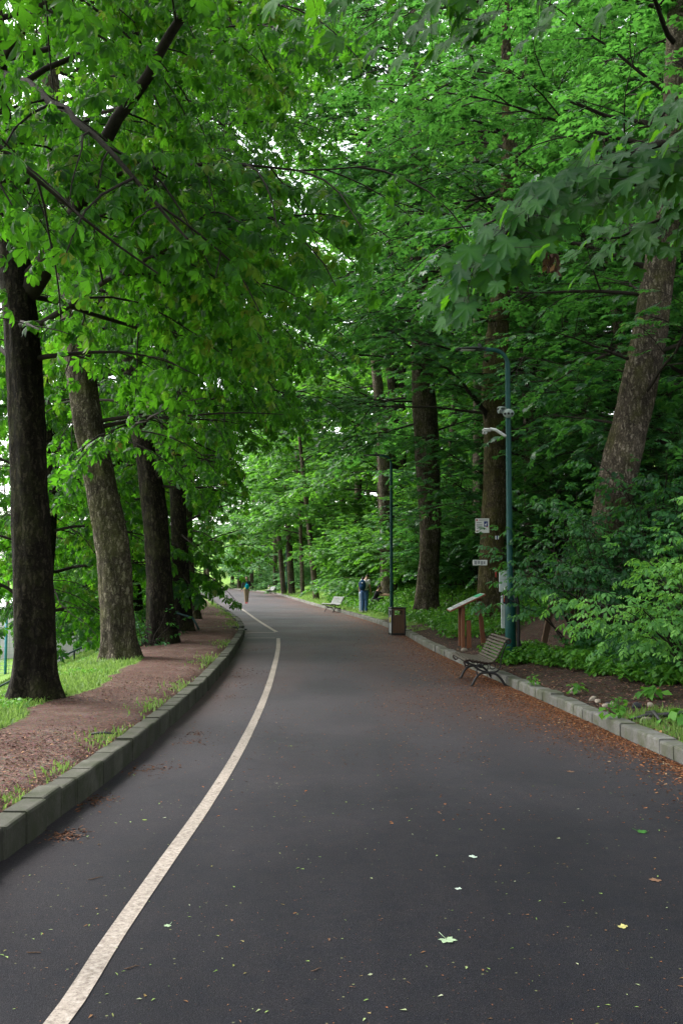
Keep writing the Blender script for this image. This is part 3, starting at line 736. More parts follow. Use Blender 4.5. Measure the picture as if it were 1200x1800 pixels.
def trunk_mesh(acc, P, r, rg, flare=0.5, sides=28, fh=0.7, mat=0, lob=0.05):
    P = np.array(P, float); r = np.array(r, float)
    d = np.r_[0, np.cumsum(np.linalg.norm(np.diff(P, axis=0), axis=1))]
    t = np.unique(np.r_[np.linspace(0, min(1.2, d[-1]), 14), np.arange(1.2, d[-1], 0.22 if sides < 40 else 0.11), d[-1]])
    C = np.c_[[np.interp(t, d, P[:, k]) for k in range(3)]].T
    for _ in range(6): C[1:-1] = 0.25*C[:-2] + 0.5*C[1:-1] + 0.25*C[2:]
    rad = np.interp(t, d, r)
    T = norm(np.gradient(C, axis=0)); A = norm(np.cross(T, [0, 1.0, 0.02])); B = np.cross(T, A)
    th = np.linspace(0, 2*math.pi, sides, endpoint=False)
    ph = rg.uniform(0, 6.28, 6); nlb = rg.integers(5, 8)
    lobes = (0.5 + 0.5*np.cos(nlb*th + ph[0] + 0.6*np.sin(2*th + ph[1])))
    fl = np.exp(-t/ (fh*0.35))[:, None]*flare*(0.35 + 0.9*lobes[None, :])
    body = lob*np.cos(3*th + ph[2])[None, :]*np.cos(0.7*t + ph[3])[:, None] + lob*.8*np.cos(5*th + ph[4])[None, :]*np.cos(1.1*t + ph[5])[:, None]
    rough = (vnoise(th[None, :]*5 + 0*t[:, None], t[:, None]*3.5 + 0*th[None, :] + ph[0]*9, 1.0) - .5)*0.06
    if sides >= 40: rough = rough + (vnoise(th[None, :]*11 + 0*t[:, None] + 3, t[:, None]*5.5 + 0*th[None, :] + ph[1]*9, 1.0) - .5)*0.07 + (vnoise(th[None, :]*3 + 0*t[:, None] + 8, t[:, None]*1.6 + 0*th[None, :] + ph[2]*9, 1.0) - .5)*0.10
    rr_ = rad[:, None]*(1 + fl + body + rough)
    V = C[:, None, :] + rr_[:, :, None]*(np.cos(th)[None, :, None]*A[:, None, :] + np.sin(th)[None, :, None]*B[:, None, :])
    n = len(t); i = np.arange(n-1)[:, None]*sides; j = np.arange(sides)[None, :]; k = (j+1) % sides
    acc.raw(V.reshape(-1, 3), np.stack([i+j, i+k, i+sides+k, i+sides+j], -1).reshape(-1), [4]*((n-1)*sides), mat)
    return C, rad

def px_trunk(base, d, pts):        # surveyed trunk axis (relative to base), from sightings at one distance
    P = [at(x, y, d) - base for x, y, w in pts]; r = [w/2*d/F for x, y, w in pts]
    return P, r
def px_path(base, pts): return np.array([at(x, y, d) - base for x, y, d in pts])

class Tree:
    """root + trunk + branches + crown"""
    def __init__(s, name, label, cat, base, seed, group=None, rz=0.0):
        s.root = empty(name, base, rz, label, cat, group); s.base = np.array(base, float)
        s.rg = np.random.default_rng(seed); s.wood = Acc(); s.leaf = Acc(); s.tr = Acc(); s.limbs = []
    def trunk(s, P, r, **kw):
        P = [np.array(p, float) for p in P]
        P = [P[0] - np.array([0, 0, .25])] + P if True else P
        s.C, s.rad = trunk_mesh(s.tr, P, np.r_[r[0], r], s.rg, **kw); return s
    def limb(s, path, r0, r1, leafy=True):
        path = np.array(path, float)
        d = np.linspace(0, 1, len(path)); t = np.linspace(0, 1, max(6, len(path)*3))
        P = np.c_[[np.interp(t, d, path[:, k]) for k in range(3)]].T
        for _ in range(2): P[1:-1] = .25*P[:-2] + .5*P[1:-1] + .25*P[2:]
        P[1:-1] += s.rg.normal(0, .02, P[1:-1].shape)
        s.wood.tube(P, np.linspace(r0, r1, len(P)), 10, 0, cap=False)
        if leafy: s.limbs.append((P, r0, r1))
    def auto(s, n, zr, Lr, az=(0, 360), el=(5, 40), droop=0.05, wob=.07, taper=0.0):
        zc = s.C[:, 2]
        for k in range(n):
            z = zr[0] + (zr[1]-zr[0])*(k + s.rg.random())/n
            i = int(np.argmin(abs(zc - z))); p = s.C[i]; r = s.rad[i]
            a = R_(s.rg.uniform(*az)) if az != (0, 360) else R_(137.5*k + s.rg.uniform(-25, 25)); e = R_(s.rg.uniform(*el))
            L = s.rg.uniform(*Lr)*(1 - taper*(z-zr[0])/(zr[1]-zr[0]+1e-6))
            d = np.array([math.cos(a)*math.cos(e), math.sin(a)*math.cos(e), math.sin(e)])
            P = branch(s.rg, p, d, L, 12, droop, wob*1.5)
            ok = clear_ok(P[2:] + s.base - np.array([0, 0, .1]))
            if not ok.all(): P = P[:2 + int(np.argmin(ok))]
            if len(P) < 4: continue
            r0 = min(r*.35, 0.008*L + .010)
            s.wood.tube(P, .008 + (r0-.008)*(1-np.linspace(0, 1, len(P)))**1.3, 7, 0, cap=False)
            s.limbs.append((P, r0, .014))
    def done(s, sp, leafm, barkm, lod, cull=None, **kw):
        loc = s.base
        lim = s.limbs
        if cull is not None:
            lim = [(P + loc, a, b) for P, a, b in lim]
            w, lf = Acc(), Acc()
            foliate(s.rg, lim, sp, w, lf, lod, cull=cull, clear=True, **kw)
            for a_, b_ in ((w, s.wood), (lf, s.leaf)):
                for V, L, C, m_, T in zip(a_.V, a_.L, a_.C, a_.M, a_.T):
                    b_.V.append(V - loc); b_.L.append(L + b_.n - 0); b_.C.append(C); b_.M.append(m_); b_.T.append(T)
                b_.n += a_.n
        else:
            foliate(s.rg, lim, sp, s.wood, s.leaf, lod, **kw)
        if s.tr.n: s.tr.build('trunk', barkm, s.root)
        if s.wood.n: s.wood.build('branches', M['twig'], s.root)
        s.crown = s.leaf.build('crown', leafm, s.root)
        return s.root

# ================================================================== TREES
CULL = (420, 560)
# ---- chestnut row on the left verge
def chestnut_row(label, d, pts, seed, autos, lod, barkm, flare=.8, explicit=(), dens=1.0, size=1.0, cull=CULL, **kw):
    b = at(pts[0][0], pts[0][1], d); b[2] = Hs(b[0], b[1])
    t = Tree('chestnut_tree', label, 'tree', b, seed, 'chestnut trees along the left verge')
    P, r = px_trunk(b, d, pts); P[0] = np.zeros(3)
    t.trunk(P, r, flare=flare, sides=52 if d < 25 else 30, fh=1.0)
    for e in explicit: t.limb(px_path(b, e[0]), e[1], e[2])
    for a in autos: t.auto(**a)
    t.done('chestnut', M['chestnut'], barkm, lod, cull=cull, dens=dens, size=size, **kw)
    return t
chestnut_row('dark chestnut nearest the camera at the left edge, its branches hanging over the road', 12.5,
    [(62, 1225, 76), (61, 1180, 70), (58, 1000, 67), (50, 800, 63), (46, 700, 62), (38, 560, 60), (16, 400, 52), (-4, 200, 46), (-16, 20, 40), (-24, -160, 34), (-30, -400, 22)], 11,
    [dict(n=20, zr=(3.6, 12.5), Lr=(3.4, 5.2), el=(0, 42), droop=.10), dict(n=12, zr=(3.0, 9.0), Lr=(3.2, 4.6), az=(-60, 55), el=(0, 38), droop=.11), dict(n=4, zr=(2.6, 3.4), Lr=(1.6, 2.8), az=(-100, 60), el=(-10, 15), droop=.16)],
    1, M['bark_dark'], dens=1.35, size=1.0, explicit=[([(42, 520, 12.5), (85, 455, 12.3), (130, 400, 12.1), (152, 330, 11.9), (190, 240, 11.6), (270, 120, 11.2), (350, -20, 10.9), (420, -160, 10.6)], .15, .03),
                                 ([(-10, 130, 12.5), (60, 150, 11.5), (140, 215, 10.7), (230, 300, 10.0), (330, 420, 9.6)], .06, .012)])
chestnut_row('grey patchy chestnut trunk leaning left, second from the camera on the left', 18.75,
    [(211, 1155, 56), (208, 1100, 57), (203, 1000, 58), (194, 930, 57), (170, 820, 53), (154, 740, 50), (140, 640, 50), (124, 500, 44), (104, 330, 36), (90, 150, 30), (80, -100, 22), (75, -300, 14)], 12,
    [dict(n=12, zr=(4.4, 14), Lr=(3.4, 5.6), el=(-4, 36), droop=.10), dict(n=12, zr=(3.5, 9), Lr=(3.2, 5.0), az=(-70, 50), el=(-2, 32), droop=.11), dict(n=12, zr=(8, 15.5), Lr=(3.0, 5.0), az=(-70, 60), el=(5, 40), droop=.09)],
    1, M['bark_grey'], dens=1.2, size=1.05, explicit=[([(120, 520, 18.75), (160, 450, 18.4), (180, 380, 18), (260, 300, 17.6)], .1, .02)])
chestnut_row('dark chestnut trunk forking at head height of the crown, third on the left', 22.8,
    [(284, 1130, 46), (281, 1060, 46), (279, 1000, 44), (272, 900, 43), (258, 800, 38), (240, 730, 32), (228, 600, 28), (220, 400, 24), (214, 100, 18), (210, -200, 12)], 13,
    [dict(n=12, zr=(4.0, 15), Lr=(3.2, 5.4), el=(-4, 36), droop=.10), dict(n=11, zr=(3.1, 8.5), Lr=(3.2, 4.8), az=(-80, 40), el=(-5, 30), droop=.11), dict(n=10, zr=(9, 18), Lr=(3.0, 5.0), az=(-70, 60), el=(5, 40), droop=.09)],
    1, M['bark_dark'], dens=1.1, explicit=[([(268, 860, 22.8), (288, 780, 22.7), (290, 700, 22.6), (310, 560, 22.3), (350, 420, 22), (380, 250, 21.6)], .17, .03)])
chestnut_row('slimmer dark chestnut trunk with a wide foot, fourth on the left beside the handrail', 28.0,
    [(323, 1111, 33), (320, 1040, 30), (316, 960, 28), (312, 860, 27), (306, 700, 25), (300, 400, 21), (296, 100, 16), (294, -150, 9)], 14,
    [dict(n=12, zr=(2.2, 15), Lr=(3.4, 5.2), el=(-4, 36), droop=.10), dict(n=7, zr=(2.0, 9), Lr=(3.0, 4.4), az=(-80, 40), el=(-5, 25), droop=.12), dict(n=14, zr=(8, 20), Lr=(3.4, 5.6), az=(-70, 60), el=(5, 40), droop=.08)], 1, M['bark_dark'], flare=.9, size=1.15, dens=.9)
chestnut_row('pale brown chestnut trunk at the end of the mulch strip, fifth on the left', 36.0,
    [(341, 1088, 21), (336, 1040, 20), (331, 980, 18), (328, 860, 18), (324, 600, 17), (320, 300, 14), (318, -40, 8)], 15,
    [dict(n=13, zr=(2.2, 15), Lr=(3.4, 5.4), el=(-6, 36), droop=.10), dict(n=7, zr=(1.9, 8), Lr=(3.2, 4.6), az=(-100, 30), el=(-8, 20), droop=.12), dict(n=16, zr=(8, 23), Lr=(3.6, 6.0), az=(-75, 60), el=(5, 40), droop=.07)], 1, M['bark_grey'], size=1.3, dens=.8)

# tree behind the camera whose boughs reach into the top left
b = np.array([-4.3, 6.0, Hs(-4.3, 6.0)])
t = Tree('chestnut_tree', 'leafy chestnut boughs hanging into the top left corner from a tree beside the camera', 'tree', b, 16, 'chestnut trees along the left verge')
t.trunk([(0, 0, 0), (0, 0, 3), (-.1, 0, 7), (-.1, 0.1, 11)], [.36, .31, .24, .12], flare=.45)
t.auto(n=13, zr=(4.2, 8.5), Lr=(3.4, 5.0), az=(-25, 85), el=(8, 42), droop=.10)
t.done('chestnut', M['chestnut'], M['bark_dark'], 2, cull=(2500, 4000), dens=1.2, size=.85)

# ---- shared crowns: chestnuts on the lower slope and further round the bend
def proto_tree(sp, seed, hgt, z0, n, Lr, lod, leafm, barkm, r0=.28, dens=1.0, size=1.0, el=(-5, 40), droop=.06, taper=.45, lean=(0, 0), spec=None, light=0.0, twigs=True, t0=.2):
    rg = np.random.default_rng(seed)
    tr, wd, lf = Acc(), Acc(), Acc()
    wz = rg.normal(0, .35, (3, 2))
    P = [(0, 0, -.4), (0, 0, 0), (lean[0]*.3 + wz[0, 0]*.6, lean[1]*.3 + wz[0, 1]*.6, hgt*.3), (lean[0]*.6 + wz[1, 0], lean[1]*.6 + wz[1, 1], hgt*.55), (lean[0]*.8 + wz[2, 0]*2, lean[1]*.8 + wz[2, 1]*2, hgt*.8), (lean[0], lean[1], hgt)]
    C, rad = trunk_mesh(tr, P, [r0, r0, r0*.8, r0*.5, r0*.25, r0*.08], rg, flare=.4, sides=18)
    limbs = []
    for k in range(n):
        z = z0 + (hgt*.97 - z0)*(k + rg.random())/n
        i = int(np.argmin(abs(C[:, 2] - z))); a = R_(137.5*k + rg.uniform(-25, 25)); e = R_(rg.uniform(*el)) + .5*max(0, (z-z0)/(hgt-z0)-.5)
        L = rg.uniform(*Lr)*(1 - taper*(z-z0)/(hgt-z0))
        Pb = branch(rg, C[i], [math.cos(a)*math.cos(e), math.sin(a)*math.cos(e), math.sin(e)], L, 10, droop, .13)
        ra_ = min(rad[i]*.4, .010*L + .010)
        wd.tube(Pb, .007 + (ra_-.007)*(1-np.linspace(0, 1, len(Pb)))**1.3, 6, 0, cap=False); limbs.append((Pb, ra_, .012))
    nleaf = foliate(rg, limbs, sp, wd, lf, lod, dens=dens, size=size, twigs=twigs, spec=spec, light=light, sides=4, t0=t0)
    return dict(trunk=tr.build('trunk', barkm, link=False), branches=wd.build('branches', M['twig'], link=False), crown=lf.build('crown', leafm, link=False), n=nleaf)
def place(pr, name, label, cat, x, y, rz, sc=1.0, group=None, z=None, tilt=(0, 0), parts=('trunk', 'branches', 'crown')):
    zz = Hs(x, y) if z is None else z
    o = empty(name, (x, y, zz), rz, label, cat, group); o.scale = (sc, sc, sc*1.0)
    o.rotation_euler = (tilt[0], tilt[1], rz)
    for k in parts: link_mesh(k, pr[k], o)
    return o
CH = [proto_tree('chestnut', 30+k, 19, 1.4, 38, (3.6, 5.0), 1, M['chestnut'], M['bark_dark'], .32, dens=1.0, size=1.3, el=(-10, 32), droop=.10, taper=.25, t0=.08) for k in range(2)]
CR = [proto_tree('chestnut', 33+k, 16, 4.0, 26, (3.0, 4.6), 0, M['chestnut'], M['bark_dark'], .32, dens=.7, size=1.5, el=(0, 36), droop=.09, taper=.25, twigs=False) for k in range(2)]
GS = 'chestnut trees on the slope below the road'
for i, (x, y, rz, sc, lab) in enumerate([
    (-8.1, 26.5, .4, 1.0, 'low hanging chestnut on the slope just behind the nearest left trunk'),
    (-7.4, 32.5, 1.9, 1.0, 'chestnut on the slope behind the grey leaning trunk'),
    (-8.6, 42.0, 3.0, 1.05, 'chestnut on the slope behind the forked dark trunk'),
    (-17.0, 40.0, 2.3, 1.05, 'farther chestnut filling the left edge behind the blue fence post'),
    (-13.0, 52.0, .9, 1.1, 'chestnut deep on the slope behind the fourth trunk')]):
    place(CH[i % 2], 'chestnut_tree', lab, 'tree', x, y, rz, sc, GS)
for i, (y, off, rz, sc, lab) in enumerate([
    (48.0, 5.0, .7, .9, 'chestnut with drooping boughs beside the road, sixth on the left'),
    (61.0, 5.2, 2.9, 1.0, 'chestnut on the inside of the road bend, seventh on the left'),
    (77.0, 5.0, 4.6, 1.0, 'chestnut on the inside of the bend behind the dark drooping boughs, eighth on the left'),
    (97.0, 5.4, 1.4, 1.1, 'chestnut far round the bend, ninth on the left'),
    (122.0, 5.6, 5.5, 1.1, 'farthest chestnut of the left row, in the hazy distance')]):
    x = float(XL(y)) - off
    place(CR[(i+1) % 2], 'chestnut_tree', lab, 'tree', x, y, rz, sc, 'chestnut trees along the left verge')

for i, (x, y, pr, nm, rz, sc, lab, g) in enumerate([  # unseen trees added to block sky light and darken the near road
    (-4.4, -1.5, 0, 'chestnut_tree', .5, .9, 'unseen chestnut added behind the camera on the left verge to shade the road', 'added unseen trees behind the camera'), (5.6, -2.5, 1, 'chestnut_tree', 2.0, .9, 'unseen chestnut added behind the camera on the right bank to shade the road', 'added unseen trees behind the camera'), (5.4, 4.6, 0, 'chestnut_tree', 1.0, .85, 'unseen chestnut added beside the camera on the right bank to shade the road', 'added unseen trees behind the camera')]):
    place(CR[pr], nm, lab, 'tree', x, y, rz, sc, g)
# ---- big trees on the right bank, each with its own trunk
def bank_tree(name, label, d, pts, seed, autos, barkm, flare=.4, explicit=(), second=(), lod=1, dens=1.0, size=1.0, leaf='maple', fh=.7, **kw):
    b = at(pts[0][0], pts[0][1], d); b[2] = Hs(b[0], b[1])
    t = Tree(name, label, 'tree', b, seed, 'tall maples along the right bank')
    P, r = px_trunk(b, d, pts); P[0] = np.array([0, 0, 0.0]); t.trunk(P, r, flare=flare, fh=fh, sides=52 if d < 37 else 28)
    for sec in second:
        P2, r2 = px_trunk(b, d, sec); trunk_mesh(t.tr, P2, r2, t.rg, flare=0.0, sides=18)
    for e in explicit: t.limb(px_path(b, e[0]), e[1], e[2], leafy=e[3] if len(e) > 3 else True)
    for a in autos: t.auto(**a)
    t.done('maple', M[leaf], barkm, lod, cull=CULL, dens=dens, size=size, **kw)
    return t
bank_tree('maple_tree', 'thick maple trunk leaning to the right above the bright shrub at the right edge', 18.0,
    [(1052, 1085, 80), (1066, 960, 66), (1078, 880, 62), (1100, 780, 64), (1118, 700, 62), (1134, 620, 60), (1146, 540, 57), (1164, 420, 52), (1180, 290, 46), (1188, 150, 42), (1192, 0, 38), (1196, -200, 30)], 21,
    [dict(n=14, zr=(3.4, 12.5), Lr=(3.4, 5.6), az=(110, 320), el=(-4, 34), droop=.07), dict(n=6, zr=(4, 12), Lr=(3, 4.5), az=(-40, 100), el=(0, 40))], M['bark_brown'], size=1.05,
    explicit=[([(1180, 300, 18), (1100, 330, 17), (1000, 330, 16.2), (900, 370, 15.6), (800, 420, 15.2)], .07, .012)])
bank_tree('maple_tree', 'mossy maple trunk carrying two white notice plates, behind the green lamp post', 28.0,
    [(862, 1096, 50), (861, 1060, 46), (863, 1000, 43), (868, 920, 42), (870, 850, 42), (872, 760, 44), (866, 680, 46), (872, 600, 40), (884, 480, 28), (890, 360, 24), (893, 240, 21), (889, 120, 18), (886, -60, 15), (884, -300, 10)], 22,
    [dict(n=16, zr=(4.6, 17), Lr=(3.2, 5.4), el=(-4, 32), droop=.06), dict(n=12, zr=(6, 20), Lr=(3.6, 6.0), az=(120, 280), el=(-2, 32), droop=.07)], M['bark_mossy'], fh=1.2,
    explicit=[([(860, 750, 28), (848, 715, 27.6), (825, 690, 27.2), (795, 650, 26.6), (745, 630, 26)], .09, .015),
              ([(885, 770, 28), (905, 772, 27.8), (940, 745, 27.4), (990, 720, 27)], .08, .015),
              ([(884, 480, 28), (840, 450, 27.2), (790, 430, 26.4), (720, 425, 25.6), (660, 470, 25)], .07, .012),
              ([(888, 300, 28), (850, 280, 27.2), (800, 300, 26.4), (700, 330, 25.6)], .06, .012)])
bank_tree('maple_tree', 'tall straight scarred maple trunk rising behind the wooden litter bin', 36.0,
    [(750, 1067, 46), (750, 1045, 40), (754, 978, 35), (756, 914, 38), (752, 850, 41), (750, 799, 43), (748, 748, 43), (744, 680, 40), (738, 560, 33), (733, 420, 28), (730, 260, 23), (728, 80, 18), (726, -160, 12)], 23,
    [dict(n=18, zr=(6.5, 24), Lr=(3.0, 5.2), el=(0, 34), droop=.06), dict(n=22, zr=(7, 24), Lr=(3.6, 6.8), az=(120, 265), el=(0, 36), droop=.06)], M['bark_brown'], fh=1.6, flare=.5, lod=1, dens=1.0, size=1.35)
bank_tree('maple_tree', 'forked maple trunk that the two people stand beside', 50.0,
    [(686, 1058, 34), (684, 1030, 30), (681, 960, 28), (679, 880, 27), (676, 810, 25), (671, 730, 20), (662, 660, 18), (654, 560, 16), (650, 400, 14), (648, 200, 11), (646, -60, 7)], 24,
    [dict(n=20, zr=(5, 28), Lr=(3.4, 5.6), el=(0, 34), droop=.05), dict(n=12, zr=(8, 29), Lr=(4, 6.5), az=(130, 260), el=(0, 40), droop=.05)], M['bark_brown'], lod=0, dens=.8, size=1.5, second=[[(678, 800, 14), (688, 760, 15), (690, 700, 13), (682, 640, 11), (680, 500, 9)]],
    explicit=[([(845, 200, 40), (800, 160, 39), (760, 150, 38)], .02, .01, False)] if False else (), leaf='far_leaf')
bank_tree('maple_tree', 'high slim maple trunk showing above the lamp head, deeper in the wood', 40.0,
    [(846, 1010, 30), (845, 800, 28), (844, 500, 26), (843, 230, 23), (834, 80, 19), (826, -60, 16), (820, -300, 11)], 25,
    [dict(n=16, zr=(9, 25), Lr=(3.2, 5.4), el=(-2, 34), droop=.05)], M['bark_grey'], lod=0, dens=.8, size=1.4, leaf='far_leaf',
    explicit=[([(842, 200, 40), (815, 175, 39.4), (780, 190, 39), (745, 192, 38.6), (700, 190, 38)], .10, .03)])
bank_tree('maple_tree', 'dark twin maple trunks against the bright sky gap at the top centre', 58.0,
    [(690, 1020, 18), (690, 700, 17), (690, 400, 16), (688, 190, 14), (686, 60, 11), (684, -100, 8)], 26,
    [dict(n=14, zr=(14, 32), Lr=(3.2, 5.4), el=(0, 36), droop=.05)], M['bark_dark'], lod=0, dens=.6, size=1.7, second=[[(706, 1020, 16), (706, 700, 15), (705, 400, 14), (704, 190, 13), (703, 60, 10), (702, -100, 7)]], leaf='far_leaf',
    explicit=[([(690, 300, 57), (670, 270, 56), (640, 240, 55), (600, 230, 54), (560, 235, 53)], .14, .04)])

# ---- forest behind, four shared crowns
MP = [proto_tree('maple', 50+k, 21, 2.2, 46, (3.4, 5.6), 1, M['maple'], M['bark_brown'], .22, dens=.9, size=1.3, droop=.07, el=(0, 45)) for k in range(3)]
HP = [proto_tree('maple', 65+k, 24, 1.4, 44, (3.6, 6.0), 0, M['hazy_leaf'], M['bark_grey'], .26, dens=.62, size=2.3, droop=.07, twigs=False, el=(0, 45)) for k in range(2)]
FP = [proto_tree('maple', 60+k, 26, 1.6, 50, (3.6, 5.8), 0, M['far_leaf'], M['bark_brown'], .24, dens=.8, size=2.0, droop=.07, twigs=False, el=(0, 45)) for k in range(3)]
rgf = np.random.default_rng(99)
GF = 'maples standing deep in the wood'
fpos = []
def try_place(y, s, minr):
    x = float(XR(y)) + s
    for (a, c) in fpos:
        if (a-x)**2 + (c-y)**2 < minr*minr: return None
    fpos.append((x, y)); return x
for (bx, by) in ((4.7, 18), (4.2, 28), (3.1, 36), (2.4, 50), (5.6, 40), (3.2, 58)): fpos.append((bx, by))
nfor = 0
for band, (ya, yb, sa, sb, n, mr, near) in enumerate([(15, 30, 5.0, 14, 10, 3.2, True), (30, 48, 4, 18, 13, 3.6, True), (48, 75, 3.5, 20, 13, 4.2, False), (75, 120, 5, 24, 10, 5.0, False), (120, 170, 6, 24, 6, 6.0, None)]):
    k = 0; tries = 0
    while k < n and tries < 400:
        tries += 1
        y = rgf.uniform(ya, yb); s = sa + (sb-sa)*rgf.random()**1.3
        px = 600 + F*(float(XR(y)) + s)/y
        if px > 1420: continue
        x = try_place(y, s, mr)
        if x is None: continue
        pr = (MP if near else HP if near is None else FP)[int(rgf.integers(0, 3 if near is not None else 2))]
        place(pr, 'maple_tree', 'slim maple in the crowded wood, half hidden behind the leaves of nearer trees', 'tree', x, y, rgf.uniform(0, 6.28), rgf.uniform(.9, 1.2)*(1.0 if near else 1.15), GF, tilt=(rgf.uniform(-.04, .04), rgf.uniform(-.05, .04)))
        k += 1; nfor += 1
# trees closing the view beyond the bend
for i, (x, y, rz, sc) in enumerate([(-20, 150, .3, 1.1), (-32, 165, 1.2, 1.2), (-12, 172, 2.2, 1.2), (-45, 150, 3.2, 1.1), (-26, 190, 4.1, 1.3), (-60, 180, 5.1, 1.3), (-38, 130, .8, 1.0), (-4, 190, 2.8, 1.3), (-30, 108, 1.7, 1.0), (-46, 112, 2.7, 1.1), (-14.5, 142, .2, 1.1), (-11.5, 128, 2.2, 1.0), (-17.5, 160, 3.9, 1.2), (-7.4, 112, 5.0, 1.0), (-6, 132, 1.1, 1.1)]):
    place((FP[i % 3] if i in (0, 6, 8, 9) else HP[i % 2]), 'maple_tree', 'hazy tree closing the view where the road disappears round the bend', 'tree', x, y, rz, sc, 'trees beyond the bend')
# far trunks by the road whose stems show
for (px, py, d, w, pr, tilt, lab) in [
    (499, 1036, 96, 1.5, 1, -.05, 'far brown trunk left of the thin blue pole by the kerb'),
    (513, 1031, 92, 1.9, 2, -.06, 'far grey trunk right of the thin blue pole'),
    (532, 1030, 86, 1.1, 0, -.05, 'far thin leaning trunk on the sunny grass bank'),
    (556, 1043, 70, 1.25, 1, -.07, 'slender dark trunk leaning over the bank left of the second bench'),
    (460, 1018, 135, 1.9, 2, -.10, 'distant pale leaning trunk near the head of the walking man')]:
    b = at(px, py, d); x = b[0]
    tr = proto_tree('maple', int(px), 22, 4.6, 36, (3.8, 6.4), 0, M['hazy_leaf'] if d > 110 else M['far_leaf'], M['bark_grey'] if pr == 2 else M['bark_brown'], .17*w, dens=.8, size=2.2, twigs=False)
    place(tr, 'maple_tree', lab, 'tree', x, d, 0, 1.0, 'tall maples along the right bank', tilt=(0, tilt))

# ---- shrubs and saplings along the foot of the bank
def shrub_proto(sp, seed, hgt, n, Lr, lod, leafm, dens, size, el, droop=.12, spec=None, light=0.0, spread=.25, t0=.25):
    rg = np.random.default_rng(seed); wd, lf = Acc(), Acc(); limbs = []
    for k in range(n):
        a = R_(137.5*k + rg.uniform(-30, 30)); e = R_(rg.uniform(*el))
        p = [math.cos(a)*spread*rg.random(), math.sin(a)*spread*rg.random(), -.1]
        Pb = branch(rg, p, [math.cos(a)*math.cos(e), math.sin(a)*math.cos(e), math.sin(e)], rg.uniform(*Lr), 8, droop, .10)
        wd.tube(Pb, np.linspace(.022, .006, len(Pb)), 5, 0, cap=False); limbs.append((Pb, .022, .006))
    nn = foliate(rg, limbs, sp, wd, lf, lod, dens=dens, size=size, spec=spec, light=light, t0=t0, subs_len=.34, sides=4, minr=.003)
    return dict(branches=wd.build('stems', M['twig'], link=False), crown=lf.build('foliage', leafm, link=False), n=nn)
def place_shrub(pr, name, label, x, y, rz, sc, group, cat='shrub', z=None):
    o = empty(name, (x, y, Hs(x, y) if z is None else z), rz, label, cat, group); o.scale = (sc, sc, sc)
    link_mesh('stems', pr['branches'], o); link_mesh('foliage', pr['crown'], o); return o
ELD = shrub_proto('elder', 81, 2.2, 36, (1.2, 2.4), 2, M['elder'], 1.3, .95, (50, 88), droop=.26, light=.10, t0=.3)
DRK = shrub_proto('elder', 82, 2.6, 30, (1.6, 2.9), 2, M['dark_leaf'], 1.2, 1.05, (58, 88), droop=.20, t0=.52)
SAP = [shrub_proto('maple', 83+k, 4, 16, (3.2, 5.2), 1, M['maple'], .9, 1.2, (40, 85), droop=.14, spread=.5, t0=.12) for k in range(2)]
HSH = [shrub_proto('maple', 97+k, 4, 18, (2.6, 4.6), 0, M['hazy_leaf'], .8, 1.9, (25, 85), droop=.16, spread=.6, t0=.1) for k in range(2)]
FSH = [shrub_proto('maple', 87+k, 4, 18, (2.6, 4.6), 0, M['far_leaf'], .9, 1.7, (25, 85), droop=.16, spread=.6, t0=.1) for k in range(2)]
def gxy(px, py, d): p = at(px, py, d); return p[0], d
x, y = gxy(1245, 1150, 12.8); place_shrub(ELD, 'elder_shrub', 'bright pale green elder shrub bulging in at the right edge', x, y, .4, .82, None)
x, y = gxy(1400, 1150, 13.6); place_shrub(ELD, 'elder_shrub', 'shaded elder shrub behind the bright one at the right edge', x, y, 2.4, .9, None)
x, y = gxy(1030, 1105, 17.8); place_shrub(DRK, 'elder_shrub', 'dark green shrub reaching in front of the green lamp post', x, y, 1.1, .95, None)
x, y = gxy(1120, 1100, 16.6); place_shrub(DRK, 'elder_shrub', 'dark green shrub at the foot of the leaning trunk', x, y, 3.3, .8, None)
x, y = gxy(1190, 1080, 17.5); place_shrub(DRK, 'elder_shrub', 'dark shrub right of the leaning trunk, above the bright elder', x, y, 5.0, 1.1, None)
sh = np.random.default_rng(5); GSAP = 'maple saplings on the bank'
spots = [(31, 5.4), (33, 6.2), (38, 4.2), (41, 4.2), (45, 4.6), (47, 6.0), (53, 4.2), (56, 3.8), (60, 4.4), (64, 5.0), (69, 5.0), (74, 5.4), (80, 5.6), (59, 3.2), (36, 7), (29, 8), (25, 9), (48, 6), (54, 5)]
for (y, s) in spots:
    x = float(XR(y)) + s; near = y < 45
    place_shrub((SAP if near else FSH)[int(sh.integers(0, 2))], 'maple_sapling', 'maple sapling with layered leaves filling the wood edge between the trunks' if near else 'maple sapling on the dark leafy bank left of the couple', x, y, sh.uniform(0, 6.28), sh.uniform(.85, 1.25), GSAP if near else 'far saplings on the bank', 'sapling')
for i, (y, s) in enumerate([(88, 4.2), (96, 3.6), (104, 3.0), (113, 2.4), (124, 2.0), (135, 2.0), (146, 2.0)]):
    x = float(XR(y)) + s
    place_shrub(HSH[i % 2], 'maple_sapling', 'pale sapling at the far end of the road behind the distant bench', x, y, i*1.3, .75, 'saplings at the far bend', 'sapling')
for i, (y, u) in enumerate([(66, 4.2), (84, 4.0), (104, 4.5), (128, 4.5), (40, 5.5), (52, 5.5)]):
    place_shrub(FSH[i % 2], 'maple_sapling', 'dark leafy sapling on the inside of the far bend', float(XL(y)) - u, y, i*2.1, .8, 'saplings inside the bend', 'sapling')
